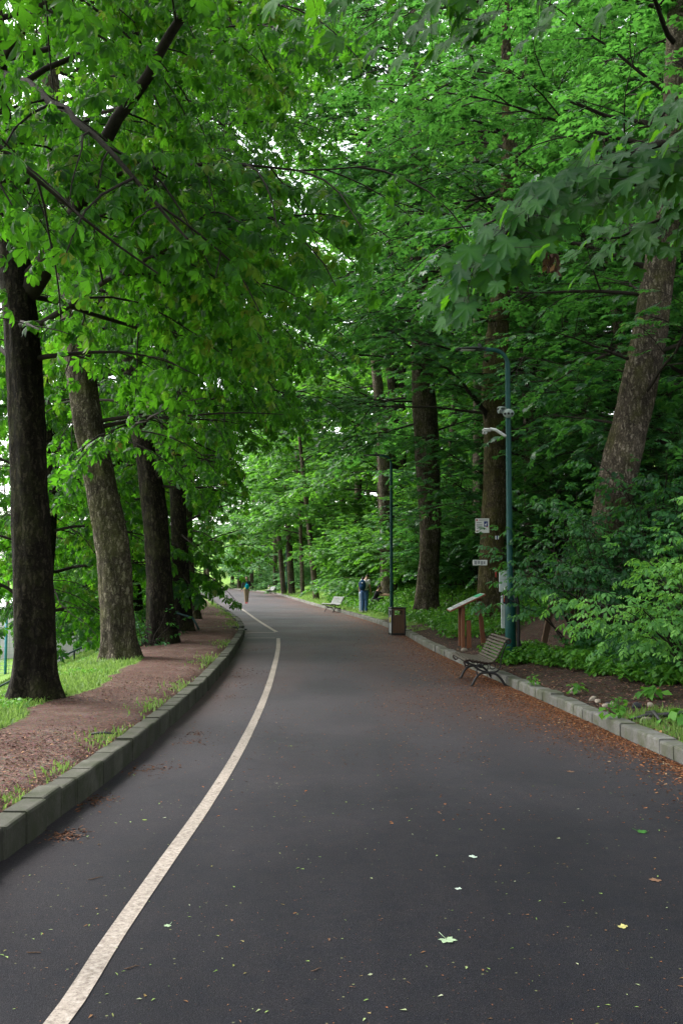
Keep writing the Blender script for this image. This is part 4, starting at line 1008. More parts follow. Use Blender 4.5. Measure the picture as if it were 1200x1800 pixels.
# ivy shoots on the foot of the third chestnut
IVY = shrub_proto('oval', 90, 1, 12, (.5, 1.0), 1, M['dark_leaf'], 1.0, 1.2, (30, 85), droop=.5, spread=.2)
p = at(262, 1125, 22.4); place_shrub(IVY, 'basal_shoots', 'dark leafy shoots sprouting at the foot of the third left trunk', p[0], 22.35, 0, .8, None, 'shoots')

# ---- maple beside the camera: boughs of large leaves across the top right
b = np.array([4.6, 4.4, Hs(4.6, 4.4)])
t = Tree('maple_tree', 'large soft maple leaves on boughs reaching in at the top right, nearest the camera', 'tree', b, 71)
t.trunk([(0, 0, 0), (0, 0, 2), (.05, 0, 4.5), (.1, 0, 8)], [.26, .22, .18, .1], flare=.4)
def fbough(pts, r0, r1, tip=True):
    P = px_path(b, pts); t.limb(P, r0, r1, leafy=False); return P + b
Ps = []
Ps.append(fbough([(1900, 330, 4.4), (1450, 240, 4.3), (1250, 245, 4.2), (1120, 270, 4.1), (1000, 315, 4.0), (900, 385, 3.9), (815, 470, 3.8)], .03, .004))
Ps.append(fbough([(1500, 260, 4.4), (1330, 300, 4.5), (1180, 380, 4.6), (1050, 420, 4.5)], .02, .004))
Ps.append(fbough([(1400, 60, 4.2), (1300, 180, 4.4), (1200, 200, 4.5), (1120, 225, 4.6)], .02, .004))
Ps.append(fbough([(1900, 80, 4.4), (1500, -190, 4.1), (1200, -170, 3.9), (950, -110, 3.8), (780, -60, 3.7), (650, -45, 3.7), (520, -40, 3.7)], .03, .004))
Ps.append(fbough([(1150, -150, 3.9), (1000, -60, 4.0), (880, -5, 4.0), (740, 20, 4.0)], .015, .003))
rg = np.random.default_rng(72); LP, LF, LN, LS, LT = [], [], [], [], []
for pi, P in enumerate(Ps):
    nlv = [210, 80, 50, 90, 46][pi]
    for k in range(nlv):
        tt_ = rg.uniform(.42 if pi in (0, 3) else .3, 1.0); p, d = interp_path(P, min(tt_, .999))
        a = rg.uniform(0, 6.28); lat = np.cross(d, [0, 0, 1.0]); lat /= np.linalg.norm(lat)
        off = lat*rg.normal(0, .15) + np.array([0, 0, rg.uniform(-.20, .09)]) + d*rg.normal(0, .06)
        fw = d*rg.uniform(.2, .9) + lat*rg.normal(0, .45) + np.array([-.25, -0.1, -rg.uniform(.4, 1.2)])
        tip = p + off
        LP.append(tip); LF.append(fw); LN.append([rg.normal(-.35, .32), rg.normal(-.5, .32), 1.0]); LS.append(rg.uniform(.052, .102)); LT.append(np.clip(rg.normal(.5, .25), 0, 1))
        pet = np.array([p, p + off*.5 + np.array([0, 0, .015]), tip])
        t.wood.tube(pet - b, [.0016, .0012, .001], 4, 0, cap=False)
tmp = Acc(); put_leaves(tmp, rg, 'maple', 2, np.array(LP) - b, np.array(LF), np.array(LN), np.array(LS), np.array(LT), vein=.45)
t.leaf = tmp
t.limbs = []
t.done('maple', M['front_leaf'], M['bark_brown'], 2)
# brown bunch of winged seeds hanging from the bough
sd_ = Acc(); c0 = at(965, 430, 3.95) - b
for k in range(16):
    a = rg.uniform(0, 6.28); o = c0 + np.array([rg.normal(0, .022), rg.normal(0, .02), -rg.uniform(0, .10)])
    for s in (-1, 1):
        V, Fc = [], []; leaflet(V, Fc, 0, .05, .18, .4, 1, rg, peak=.7)
        Rm = frames(np.array([[math.cos(a)*.5*s, math.sin(a)*.5*s, -1.0]]), np.array([[math.sin(a), -math.cos(a), .2]]))[0]
        sd_.faces(np.array(V) @ Rm.T + o, Fc, 0, rg.random())
so = sd_.build('seed_cluster', M['mulch'], t.root)

# ================================================================== GROUND COVER
rg = np.random.default_rng(301)
def bits(name, P, mats, size, rg, flat=.3, aspect=(.2, .7), tint=None, lift=.003, bend=True):
    N = len(P); a = rg.uniform(0, 6.28, N)
    f = np.c_[np.cos(a), np.sin(a), rg.normal(0, flat, N)]; n = np.c_[rg.normal(0, flat, (N, 2)), np.ones(N)]
    Rm = frames(f, n); s = size*rg.uniform(.4, 1.5, N); asp = rg.uniform(*aspect, N)
    tv = np.array([[0, -.5, 0], [.5, -.1, .10], [.25, .5, .02], [-.4, .3, .12]])
    V = tv[None]*np.stack([asp, np.ones(N), np.ones(N)], -1)[:, None, :]
    V = np.einsum('nij,nkj->nki', Rm, V)*s[:, None, None] + P[:, None, :] + np.array([0, 0, lift])
    V[:, :, 2] = np.maximum(V[:, :, 2], P[:, None, 2] + .001)
    acc = Acc(); t = rg.random(N) if tint is None else tint
    acc.raw(V.reshape(-1, 3), np.arange(4*N), [4]*N, 0, np.repeat(t, 4))
    return acc.build(name, mats, smooth=False)
def dens_y(n, a, b, p=2.0):        # more samples near the camera
    u = rg.random(n); return 1.0/((1/a)*(1-u) + (1/b)*u) if p == 2 else a + (b-a)*u
# rust coloured litter along the right kerb and over the right side of the road
n = 42000; y = dens_y(n, 6.0, 62); lane = smooth(9.5, 14, y)
keep_ = rg.random(n) < .45 + .55*smooth(9, 14, y)
s_ = np.abs(rg.exponential(.36, n))*(0.45 + .75*lane) * (0.5 + 1.1*fbm(0*y, y, 1.1)); x = XR(y) - .015 - s_
k = (s_ < 2.6) & keep_; P = np.c_[x, y, 0*x][k]
tag(bits('leaf_litter', P, M['litter'], .026, rg, .28), kind='stuff')
n = 9000; y = dens_y(n, 7, 58); wdt = XR(y) - XL(y); x = XL(y) + wdt*rg.beta(2.2, 1.6, n)
k = rg.random(n) < smooth(.40, .66, fbm(x, y*.5, 1.2))*smooth(6, 12, y) + .05
tag(bits('leaf_litter', np.c_[x, y, 0*x][k], M['litter'], .020, rg, .2), kind='stuff')
n = 34000; y = dens_y(n, 9.5, 45); s_ = np.abs(rg.exponential(.24, n))*(.5 + 1.0*fbm(0*y + 4, y, .9)); x = XR(y) - .012 - s_
k = (s_ < 1.6) & (rg.random(n) < smooth(9, 13, y)); P = np.c_[x, y, 0*x][k]
tag(bits('leaf_litter', P, M['litter'], .015, rg, .3, tint=.25 + .75*rg.random(len(P))), kind='stuff')
# little heaps along the left kerb
PP = []
for (px, py, sp, m) in [(115, 1470, .07, 160), (262, 1352, .13, 130), (170, 1405, .08, 90), (335, 1305, .10, 70), (345, 1290, .08, 60), (395, 1225, .12, 60), (418, 1190, .12, 60), (436, 1143, .25, 140), (428, 1180, .25, 120), (415, 1205, .2, 80), (150, 1412, .1, 60), (90, 1388, .05, 0)]:
    c = G(px, py); q = np.c_[c[0] + rg.normal(0, sp, m), c[1] + rg.normal(0, sp*1.3, m), np.zeros(m)]; PP.append(q[q[:, 0] > XL(q[:, 1]) + .01])
PP = np.concatenate(PP); tag(bits('leaf_litter', PP, M['litter'], .028, rg, .3, tint=rg.random(len(PP))*.55), kind='stuff')
# leaf crumbs spread over the asphalt
n = 4200; y = dens_y(n, 3.2, 26); x = XL(y) + .03 + (XR(y) - XL(y) - .06)*rg.random(n)
tag(bits('leaf_crumbs', np.c_[x, y, 0*x], M['litter'], .0085, rg, .12, (.25, .8), tint=rg.random(n)**1.3*.8), kind='stuff')
n = 850; y = dens_y(n, 3.2, 40); x = XL(y) + .03 + (XR(y) - XL(y) - .06)*rg.random(n)
tag(bits('leaf_crumbs', np.c_[x, y, 0*x], M['scrap'], .020, rg, .12, (.2, .6)), kind='stuff')
# mulch on the left verge
n = 60000; y = dens_y(n, 4.5, 62); u = rg.uniform(.16, 4.2, n); x = XL(y) - u
k = (grass_mask(x, y) < .55) & (rg.random(n) < .12 + smooth(.38, .58, fbm(x+5, y*.8, 1.1))); x, y = x[k], y[k]
tag(bits('bark_mulch', np.c_[x, y, H(x, y)], M['mulch'], .028, rg, .35), kind='stuff')
# bits of bark and leaf on the right bank
n = 16000; y = dens_y(n, 7.5, 34); s_ = .2 + rg.random(n)**1.3*3.4; x = XR(y) + s_
tag(bits('bank_litter', np.c_[x, y, H(x, y)], M['mulch'], .040, rg, .4), kind='stuff')

def blades(name, P, h, rg, w=.006, mat='grass', tint=None, lean=.5):
    N = len(P); a = rg.uniform(0, 6.28, N); hh = h*rg.uniform(.45, 1.3, N); ww = w*rg.uniform(.7, 1.5, N)
    dx, dy = np.cos(a), np.sin(a); ln = rg.uniform(.15, 1.0, N)*lean*hh; b = rg.uniform(0, 6.28, N)
    lx, ly = np.cos(b)*ln, np.sin(b)*ln
    z0 = P[:, 2] - .01
    q = lambda f, wf: (np.stack([P[:, 0]+lx*f*f-dx*ww*wf, P[:, 1]+ly*f*f-dy*ww*wf, z0+hh*f*(1-.25*f)], -1), np.stack([P[:, 0]+lx*f*f+dx*ww*wf, P[:, 1]+ly*f*f+dy*ww*wf, z0+hh*f*(1-.25*f)], -1))
    a0, a1 = q(0, 1); b0, b1 = q(.55, .8); c0, _ = q(1, 0)
    V = np.stack([a0, a1, b1, b0, c0], 1).reshape(-1, 3); o = np.arange(N)*5
    L = np.stack([o, o+1, o+2, o+3, o+3, o+2, o+4], -1).reshape(-1)
    acc = Acc(); t = np.clip(rg.normal(.5, .25, N), 0, 1) if tint is None else tint
    acc.raw(V, L, np.tile([4, 3], N), 0, np.repeat(t, 5)); return acc.build(name, M[mat])
n = 150000; y = dens_y(n, 6, 60); u = rg.uniform(.17, 9.5, n)**1.0; x = XL(y) - u
k = (rg.random(n) < smooth(.35, .75, grass_mask(x, y))) & seen(np.c_[x, y, H(x, y)], 500, 300); x, y = x[k], y[k]
near = np.interp(XL(y) - x, [0, .6, 1.2, 3], [.055, .06, .075, .10])
tag(blades('grass', np.c_[x, y, H(x, y)], near*(1 + .012*y), rg, .0045*(1 + .06*y)), kind='stuff')
n = 70000; y = dens_y(n, 5, 120); s_ = .2 + 3.8*rg.random(n); x = XR(y) + s_
k = (rg.random(n) < smooth(.35, .75, grass_mask(x, y))); x, y = x[k], y[k]
tag(blades('grass', np.c_[x, y, H(x, y)], .10*(1 + .012*y), rg, .004*(1 + .035*y)), kind='stuff')
# broad leaved weeds: clover-like patches on the left, nettles and ivy on the right bank
def weeds(name, P, size, hgt, rg, mat='weed', sp='oval', lod=1, nl=5, light=0.0):
    N = len(P); acc = Acc(); st = Acc(); Q, Fw, Nn, S, T = [], [], [], [], []
    for j in range(nl):
        hh = hgt*rg.uniform(.25, 1.0, N); a = rg.uniform(0, 6.28, N)
        Q.append(P + np.c_[rg.normal(0, .05, (N, 2)), hh]); Fw.append(np.c_[np.cos(a), np.sin(a), rg.uniform(-.5, .25, N)])
        Nn.append(np.c_[rg.normal(0, .3, (N, 2)), np.ones(N)]); S.append(size*rg.uniform(.6, 1.4, N)); T.append(np.clip(rg.normal(.45 + light, .24, N), 0, 1))
    put_leaves(acc, rg, sp, lod, np.concatenate(Q), np.concatenate(Fw), np.concatenate(Nn), np.concatenate(S), np.concatenate(T))
    return acc.build(name, M[mat])
n = 9000; y = dens_y(n, 8, 30); u = rg.uniform(1.7, 6, n); x = XL(y) - u
k = (rg.random(n) < smooth(.5, .9, grass_mask(x, y))*smooth(.45, .6, fbm(x, y, 1.0))); x, y = x[k], y[k]
tag(weeds('clover_patch', np.c_[x, y, H(x, y)], .045, .07, rg, light=.25, nl=6), kind='stuff')
def wmask(x, y):                   # where the bank is thick with weeds
    s = x - XR(y); n = fbm(x+3, y+8, .7)
    thr = np.interp(y, [11, 14, 16, 17.5], [2.1, 1.35, .95, .62]) + .5*(n - .5)
    a = smooth(thr, thr + .3, s)*smooth(10, 12.0, y)*smooth(17.7, 17.0, y - .45*np.maximum(s - 1.2, 0))       # green bank right of the lamp
    a = np.maximum(a, smooth(.25, .5, s)*smooth(1.5, .9, s)*smooth(17.3, 17.9, y)*smooth(19.6, 19.0, y))
    b = smooth(.5, .9, s + .9*(n-.5))*smooth(23.5, 26, y)
    c = smooth(2.6, 3.6, s)*smooth(19.5, 23, y)
    return np.maximum(np.maximum(a, b), c)
n = 26000; y = dens_y(n, 9.5, 62); s_ = .25 + 7*rg.random(n)**1.4; x = XR(y) + s_
k = rg.random(n) < wmask(x, y); x, y = x[k], y[k]; hh = np.interp(y, [10, 14, 30, 60], [.22, .30, .35, .5])
tag(weeds('undergrowth', np.c_[x, y, H(x, y)], .075*(1 + .018*y), hh, rg, 'weed', nl=6), kind='stuff')
n = 9000; y = rg.uniform(10.5, 19, n); s_ = rg.uniform(.4, 4.5, n); x = XR(y) + s_
k = rg.random(n) < wmask(x, y); x, y = x[k], y[k]
tag(weeds('undergrowth', np.c_[x, y, H(x, y)], .085, .10 + .34*fbm(x, y+3, 1.3), rg, 'weed', nl=6, light=.12), kind='stuff')
# tufts along the back of the left kerb
TP = []
for (px, py, m, sp) in [(136, 1356, 90, .10), (62, 1402, 110, .10), (235, 1296, 240, .22), (292, 1240, 220, .25), (330, 1207, 160, .25), (376, 1160, 260, .45), (398, 1132, 160, .4), (418, 1098, 200, .7), (402, 1080, 200, 1.0), (388, 1066, 240, 1.6)]:
    m = int(m*.7); c = G(px, py, .19); yq = c[1] + rg.normal(0, sp*1.6, m); uq = .17 + np.abs(rg.normal(0, .10 + sp*.25, m)); xq = XL(yq) - uq; TP.append(np.c_[xq, yq, H(xq, yq)])
TP = np.concatenate(TP); tag(blades('grass', TP, .060*(1 + .012*TP[:, 1]), rg, .0045*(1 + .05*TP[:, 1])), kind='stuff')
n = 2600; y = rg.uniform(10.5, 18.5, n); s_ = rg.uniform(1.3, 5, n); x = XR(y) + s_
k = rg.random(n) < wmask(x, y)*smooth(.42, .58, fbm(x, y+30, .9)); x, y = x[k], y[k]
tag(weeds('undergrowth', np.c_[x, y, H(x, y)], .15, .55, rg, 'dark_leaf', 'elder', 1, 5), kind='stuff')
# single plants on the bare soil
for i, (px, py, d, sz, lab) in enumerate([
    (1085, 1262, 11.2, .10, 'small broad leaved plant behind the kerb, left of the grass patch'),
    (1010, 1196, 13.4, .09, 'bright seedling on bare soil left of the stones'),
    (935, 1180, 14.6, .07, 'tiny seedling close to the kerb behind the bench'),
    (1190, 1205, 10.6, .14, 'dark leafy plant at the right edge above the fallen branch'),
    (1085, 1245, 11.8, .08, 'thin upright seedling in front of the pale stone'),
    (1140, 1160, 12.4, .13, 'grassy leafy clump at the foot of the bright shrub')]):
    p = at(px, py, d); x, y = float(p[0]), d; z = Hs(x, y)
    r = empty('seedling', (x, y, z), 0, lab, 'plant'); N = 9
    q = weeds('foliage', np.tile(np.array([[0, 0, 0.0]]), (N, 1)) + rg.normal(0, .05, (N, 3))*[1, 1, 0], sz, .16, rg, 'weed', nl=3, light=.2); q.parent = r
    st = Acc()
    for j in range(6): st.tube([(0, 0, -.02), tuple(rg.normal(0, .04, 2)) + (.14,)], [.004, .002], 5)
    st.build('stem', M['weed'], r)

# whole leaves lying on the asphalt
def lying_leaf(px, py, size, colr, rot, label, sp='maple', curl=1.0, stem=True):
    c = G(px, py); rg2 = np.random.default_rng(int(px*7+py)); V, L, T = TPL[sp, 2][int(px) % 6]
    V = V.copy(); V -= [0, .3, 0]; rr_ = np.linalg.norm(V[:, :2], axis=1)
    V[:, 2] = .03 + .16*curl*(rr_**2)*rg2.uniform(.6, 1.2) + .10*curl*np.sin(3*np.arctan2(V[:, 1], V[:, 0]) + rot)*rr_
    V[:, 2] -= V[:, 2].min() - .05
    acc = Acc(); acc.raw(V*size, L, T, 0, .5)
    m = MAPL[colr]; r = empty('fallen_leaf', (c[0], c[1], .001), rot, label, 'leaf', 'leaves fallen on the asphalt')
    acc.build('blade', m, r)
    if stem:
        s = Acc(); s.tube(np.array([(0, -.2, .10), (.05, -.7, .22), (.18, -1.1, .42)])*size, [.0016, .0013, .0012], 5); s.build('stalk', m, r)
MAPL = {k: leaf_mat('fallen_' + k, [(0, c), (1, c)], c, .15, .6, .3) for k, c in dict(pale=(.34, .46, .28), white=(.50, .60, .50), yellow=(.52, .47, .17), green=(.05, .19, .03), brown=(.22, .12, .07), lime=(.26, .36, .06)).items()}
for a in [(786, 1654, .055, 'pale', 3.6, 'largest fallen leaf, pale green with its stalk sticking up, in front on the right'),
          (1094, 1630, .038, 'yellow', 1.0, 'yellow crumpled leaf on the asphalt near the right edge'),
          (831, 1507, .038, 'white', 2.0, 'whitish upturned leaf, the farther of two in the right half'),
          (805, 1563, .026, 'white', .6, 'small whitish leaf between the pale green leaf and the farther white one'),
          (1127, 1463, .055, 'green', 4.4, 'dark green curled leaf near the right edge of the road'),
          (1151, 1548, .045, 'brown', 2.2, 'light brown dry leaf right of the yellow one'),
          (1002, 1357, .045, 'brown', 5.2, 'tan dry leaf alone in the middle of the right half'),
          (256, 1442, .045, 'lime', 1.4, 'yellow green leaf left of the white line'),
          (512, 1312, .040, 'lime', .3, 'lime green leaf right of the white line, far from the camera'),
          (295, 1628, .026, 'pale', 2.4, 'little pale leaf just right of the white line'),
          (608, 1410, .030, 'lime', 3.3, 'greenish leaf in the middle of the road'),
          (885, 1458, .026, 'lime', .9, 'small lime leaf behind the whitish leaf on the right')]:
    lying_leaf(*a, sp='maple' if a[3] != 'lime' else 'oval', curl=.8 if a[3] in ('yellow', 'white') else .45, stem=a[3] in ('pale', 'green'))
# twigs on the road
for (px, py, L, ang, lab) in [(60, 1676, .07, -.3, 'curved brown twig at the left edge of the road'), (168, 1545, .09, .45, 'short mossy twig left of the white line'), (556, 1706, .06, .5, 'thin dark twig in the middle front'), (232, 1702, .07, .35, 'thin twig right of the white line near the front'), (260, 1354, .28, .2, 'dark stick lying by the left kerb')]:
    c = G(px, py); a = Acc(); d = np.array([math.cos(ang), math.sin(ang), 0]); nn = np.array([-d[1], d[0], 0])
    a.tube([c + d*L*t + nn*L*.12*math.sin(5*t) + [0, 0, .005] for t in np.linspace(-.5, .5, 6)], [.0012, .0026, .0026, .0022, .002, .001], 6)
    tag(a.build('twig', M['old_wood']), lab, 'twig', 'twigs on the road')
# stones and a dead branch on the bank
def pebble(name, px, py, d, r, m, label, seed, z=None):
    p = at(px, py, d); x, y = max(float(p[0]), float(XR(d)) + .30 + r[1]), d; rg2 = np.random.default_rng(seed); a = Acc(); a.ell((0, 0, 0), (1, 1, 1), 14, 9)
    V = a.V[0]; n = np.array([vnoise(V[:, 0]*1.3 + seed, V[:, 1]*1.3 + V[:, 2]*.9 + 5, 1.0)]).T
    V = V*(.72 + .55*n); V = np.sign(V)*np.abs(V)**.9; a.V[0] = V*np.array(r)
    o = a.build(name, m, smooth=True); o.location = (x, y, Hs(x, y) + r[2]*.35 if z is None else z); o.rotation_euler = (rg2.normal(0, .2), rg2.normal(0, .2), rg2.uniform(0, 6.3))
    return tag(o, label, 'stone', 'stones on the bank')
for i, (px, py, d, r, m, lab) in enumerate([
    (1118, 1199, 11.9, (.075, .05, .05), 'dark_stone', 'dark grey stone on the bare bank'), (1141, 1198, 11.9, (.05, .04, .04), 'stone', 'brown stone right of the dark grey one'),
    (1098, 1252, 11.0, (.08, .05, .04), 'stone', 'pale stone behind the kerb by the grass patch'), (962, 1195, 13.6, (.11, .06, .05), 'stone', 'long flat stone behind the kerb near the bench'),
    (1052, 1213, 12.2, (.10, .05, .035), 'stone', 'flat stone in the middle of the bare soil'), (1015, 1209, 12.6, (.05, .04, .03), 'stone', 'small stone left of the flat stone'),
    (985, 1212, 12.8, (.06, .04, .035), 'stone', 'small pale stone near the kerb below the seedling'), (795, 1134, 21.3, (.08, .06, .05), 'stone', 'white stone in front of the information board'),
    (1009, 1219, 12.2, (.045, .035, .035), 'dark_stone', 'little dark stone at the back of the kerb')]):
    pebble('stone', px, py, d, r, M[m], lab, 20+i)
a = Acc()
def gh(px, py, d, dz=.03): p = at(px, py, d); return np.array([p[0], d, Hs(p[0], d) + dz])
a.tube([gh(1108, 1240, 11.0), gh(1135, 1236, 11.0, .06), gh(1160, 1232, 11.0, .05), gh(1200, 1225, 10.9, .06), gh(1240, 1222, 10.9, .05)], [.012, .022, .028, .03, .02], 8)
a.tube([gh(1135, 1228, 11.2, .05), gh(1148, 1234, 11.0, .09), gh(1160, 1246, 10.7, .03)], [.018, .024, .016], 8)
tag(a.build('dead_branch', M['iron']), 'dark forked dead branch lying on the bank above the grass patch', 'branch')
c = gh(180, 1312, 9.6, .015); a = Acc(); a.tube([c + [-.13, 0, -.005], c + [-.05, .02, .004], c + [.03, .005, .008], c + [.14, .02, -.004]], [.007, .012, .013, .005], 8)
tag(a.build('dead_branch', M['rubber']), 'short black stick on the mulch by the left kerb', 'branch')

# ================================================================== STREET FURNITURE
def arc2(pts, n=24):
    P = np.array(pts, float); d = np.r_[0, np.cumsum(np.linalg.norm(np.diff(P, axis=0), axis=1))]
    fx, fz = herm(np.c_[d, P[:, 0]]), herm(np.c_[d, P[:, 1]]); t = np.linspace(0, d[-1], n); return np.c_[fx(t), fz(t)]
SEATP = arc2([(.0, .36), (-.012, .385), (.02, .405), (.10, .402), (.24, .378), (.36, .362), (.43, .372), (.485, .42), (.54, .51), (.60, .62), (.645, .70), (.69, .735), (.715, .72)], 80)
def bench(label, slat_m, group, x, y, rz):
    root = empty('park_bench', (x, y, 0), rz, label, 'bench', group)
    LEN = 1.45; P = SEATP; d = np.r_[0, np.cumsum(np.linalg.norm(np.diff(P, axis=0), axis=1))]
    seat, back = Acc(), Acc(); n = 17
    rgb = np.random.default_rng(4)
    for k in range(n):
        t = .05 + (d[-1]-.10)*k/(n-1); px_, pz = np.interp(t, d, P[:, 0]), np.interp(t, d, P[:, 1])
        tx, tz = np.interp(t+.01, d, P[:, 0]) - np.interp(t-.01, d, P[:, 0]), np.interp(t+.01, d, P[:, 1]) - np.interp(t-.01, d, P[:, 1])
        a = math.atan2(tz, tx); c, s = math.cos(a), math.sin(a)
        Rm = np.array([[c, 0, -s], [0, 1, 0], [s, 0, c]])
        (seat if px_ < .44 else back).box(np.array([px_, LEN/2, pz]) + Rm @ np.array([0, 0, .014]) + [0, rgb.normal(0, .004), 0], (.037, LEN, .022), Rm, 0, rgb.random(), bev=.005)
    seat.build('seat', slat_m, root, smooth=False); back.build('backrest', slat_m, root, smooth=False)
    for yy_ in (.12, LEN - .12):
        f = Acc(); f.tube(np.c_[P[:, 0], np.full(len(P), yy_), P[:, 1] - .012], .013, 8, 0)
        top = P[-1]; f.tube([(top[0] - .02 + .035*math.cos(q), yy_, top[1] - .02 + .035*math.sin(q)) for q in np.linspace(1.2, -4.0, 18)], np.linspace(.013, .008, 18), 8)
        fr = P[0]; f.tube([(fr[0] + .035 - .032*math.cos(q), yy_, fr[1] - .01 - .03*math.sin(q)) for q in np.linspace(0, 5.2, 18)], np.linspace(.013, .008, 18), 8)
        so = f.build('side_frame', M['rust_iron'], root)
        j = Acc()
        def tb(pts, r0, r1, acc=j):
            q = arc2(pts, 16); acc.tube(np.c_[q[:, 0], np.full(16, yy_), q[:, 1]], np.linspace(r0, r1, 16), 8)
        tb([(.03, .375), (.12, .33), (.24, .25), (.37, .215)], .016, .016)
        tb([(.37, .215), (.52, .235), (.56, .30), (.575, .42), (.64, .60), (.69, .70)], .014, .010)
        tb([(.20, .385), (.205, .30), (.19, .24), (.20, .17)], .010, .010)
        for cx, cz, rr_ in ((.33, .30, .042), (.44, .31, .045), (.25, .315, .03)):
            j.tube([(cx + rr_*math.cos(q), yy_, cz + rr_*math.sin(q)) for q in np.linspace(0, 6.28, 20)], .008, 6, cap=False)
        j.build('scrollwork', M['iron'], so)
        for pts in ([(.37, .215), (.24, .19), (.16, .10), (.125, .03), (.105, .0)], [(.37, .215), (.50, .18), (.58, .10), (.625, .03), (.655, .0)]):
            l = Acc(); tb(pts, .018, .020, l)
            ft = pts[-1]; l.box((ft[0], yy_, .008), (.055, .05, .016), bev=.004); l.build('leg', M['iron'], so)
    return root
def copy_tree(o, parent=None, mats=None):
    c = o.copy(); col.objects.link(c); c.parent = parent
    for ch in o.children: copy_tree(ch, c)
    return c
GB = 'slatted park benches along the right kerb'
bench('weathered brown slatted bench with black iron legs, in front of the green lamp post', M['slat'], GB, 1.93, 15.62, R_(1.5))
p = G(588, 1076); bench('slatted bench coloured pale for glare beyond the wooden bin, near the couple', M['slat_pale'], GB, p[0] - .15, p[1] - .8, R_(20))
p = G(478, 1044); b3 = bench('distant grey bench beside the orange bin', M['slat_pale'], GB, p[0] - .2, p[1] - 1, R_(22))
p = G(457, 1035.5); b4 = copy_tree(b3); b4.location = (p[0] - .1, p[1] - 1.2, 0); tag(b4, 'farthest bench, tiny at the bend beyond the orange bin', 'bench', GB)

def litter_bin(label, x, y, rz, wood, group, pale=True):
    r = empty('litter_bin', (x, y, 0), rz, label, 'litter bin', group); W, D, Hh = .44, .36, .80
    f = Acc()
    for sx in (-1, 1):
        for sy in (-1, 1): f.box((sx*(W/2-.02), sy*(D/2-.02), Hh/2), (.04, .04, Hh - .02), bev=.006)
    f.box((0, 0, .035), (W-.045, D-.045, .05)); f.build('frame', M['bin_metal'], r, smooth=False)
    tpz = Acc(); tpz.box((0, 0, Hh+.005), (W+.03, D+.03, .035), bev=.01); tpz.build('lid', M['bin_metal'], r, smooth=False)
    ln = Acc(); ln.box((0, 0, .30), (W-.09, D-.09, .50), bev=.02); ln.build('liner', M['rubber'], r, smooth=False)
    for (ax, sg) in ((0, -1), (0, 1), (1, -1), (1, 1)):
        a = Acc(); wd = (D if ax == 0 else W) - .085; off = (W if ax == 0 else D)/2 - .018
        def put(u, z, uw, zh, th=.018):
            c = (sg*off, u, z) if ax == 0 else (u, sg*off, z); s = (th, uw, zh) if ax == 0 else (uw, th, zh); a.box(c, s, bev=.003)
        pal = pale and ax == 0 and sg == -1
        nsl = 1 if pal else 7
        for k in range(nsl): put(-wd/2 + wd*(k+.5)/nsl, .31, wd/nsl - (.0 if pal else .006), .48)
        put(0, .755, wd, .05); put(0, .57, wd, .034)
        for s in (-1, 1): put(s*(wd/2-.025), .66, .05, .140)
        pn = a.build('side_panel', M['bin_pale'] if pal else wood, r, smooth=False)
        if pal:
            tag(pn, 'pale grey metal side panel'); l = Acc(); l.box((-off - .012, .03, .45), (.004, .11, .16)); l.box((-off - .012, -.07, .46), (.004, .03, .14)); l.build('sticker', M['yellow_ink'], pn)
    return r
p = G(697, 1117); litter_bin('dark framed wooden litter bin with side openings, on the road by the right kerb', p[0] + .02, p[1] + .15, R_(13), M['bin_wood'], 'litter bins', True)
p = G(475, 1040.5); litter_bin('distant orange wooden litter bin beside the far bench', p[0], p[1], R_(25), M['orange_wood'], 'litter bins', True)

def lamp_post(label, x, y, z, rz=0.0, hgt=5.8, lean=0.0, rb=.098):
    r = empty('street_lamp', (x, y, z), rz, label, 'street lamp', 'green street lamps along the right kerb'); r.rotation_euler = (0, lean, rz)
    a = Acc(); a.tube([(0, 0, -.3), (0, 0, 1.04), (0, 0, 1.07)], [rb, rb, rb*.92], 24); a.tube([(0, 0, .30), (0, 0, .31)], [rb+.0025, rb+.0025], 24)
    a.build('base_tube', M['green_paint'], r)
    b = Acc(); P = [(0, 0, 1.05), (0, 0, 1.12), (0, 0, 1.2), (0, 0, 3), (0, 0, hgt-.33)] + [(-.27*(1-math.cos(q)), 0, hgt-.33 + .27*math.sin(q)) for q in np.linspace(.2, 1.45, 8)] + [(-.46, 0, hgt-.045)]
    b.tube(P, [min(.09, rb), min(.075, rb), .056, .053, .047] + [.038]*8 + [.036], 18); b.build('pole', M['green_paint'], r)
    h = Acc(); prof = [(-.40, .035, .03), (-.45, .07, .034), (-.55, .11, .03), (-.75, .125, .024), (-.90, .105, .018), (-.965, .05, .010)]
    V, Fc = [], []
    for (x_, w, t) in prof: V += [(x_, -w, 0), (x_, -w*.7, t), (x_, w*.7, t), (x_, w, 0), (x_, w*.8, -t*.8), (x_, -w*.8, -t*.8)]
    for k in range(len(prof)-1):
        for j in range(6): Fc.append((k*6+j, k*6+(j+1) % 6, k*6+6+(j+1) % 6, k*6+6+j))
    Fc += [tuple(range(6)), tuple(range(len(V)-1, len(V)-7, -1))]
    V = np.array(V); V[:, 2] += hgt - .045 + (-.45 - V[:, 0])*-.02
    h.faces(V, Fc); h.tube([(-.52, 0, hgt-.02), (-.52, 0, hgt+.045), (-.52, 0, hgt+.06)], [.035, .035, .02], 12)
    hd = h.build('lamp_head', M['lamp_dark'], r, smooth=False)
    l = Acc(); l.box((-.74, 0, hgt-.068), (.26, .15, .012)); l.build('lens', M['glass'], hd)
    return r
p = at(897, 1140, 18.2); LX = p[0]; LZ = Hs(LX, 18.2)
lamp_post('nearest teal green lamp post, with cameras and grey boxes on it, behind the bench', LX, 18.2, LZ, R_(4))
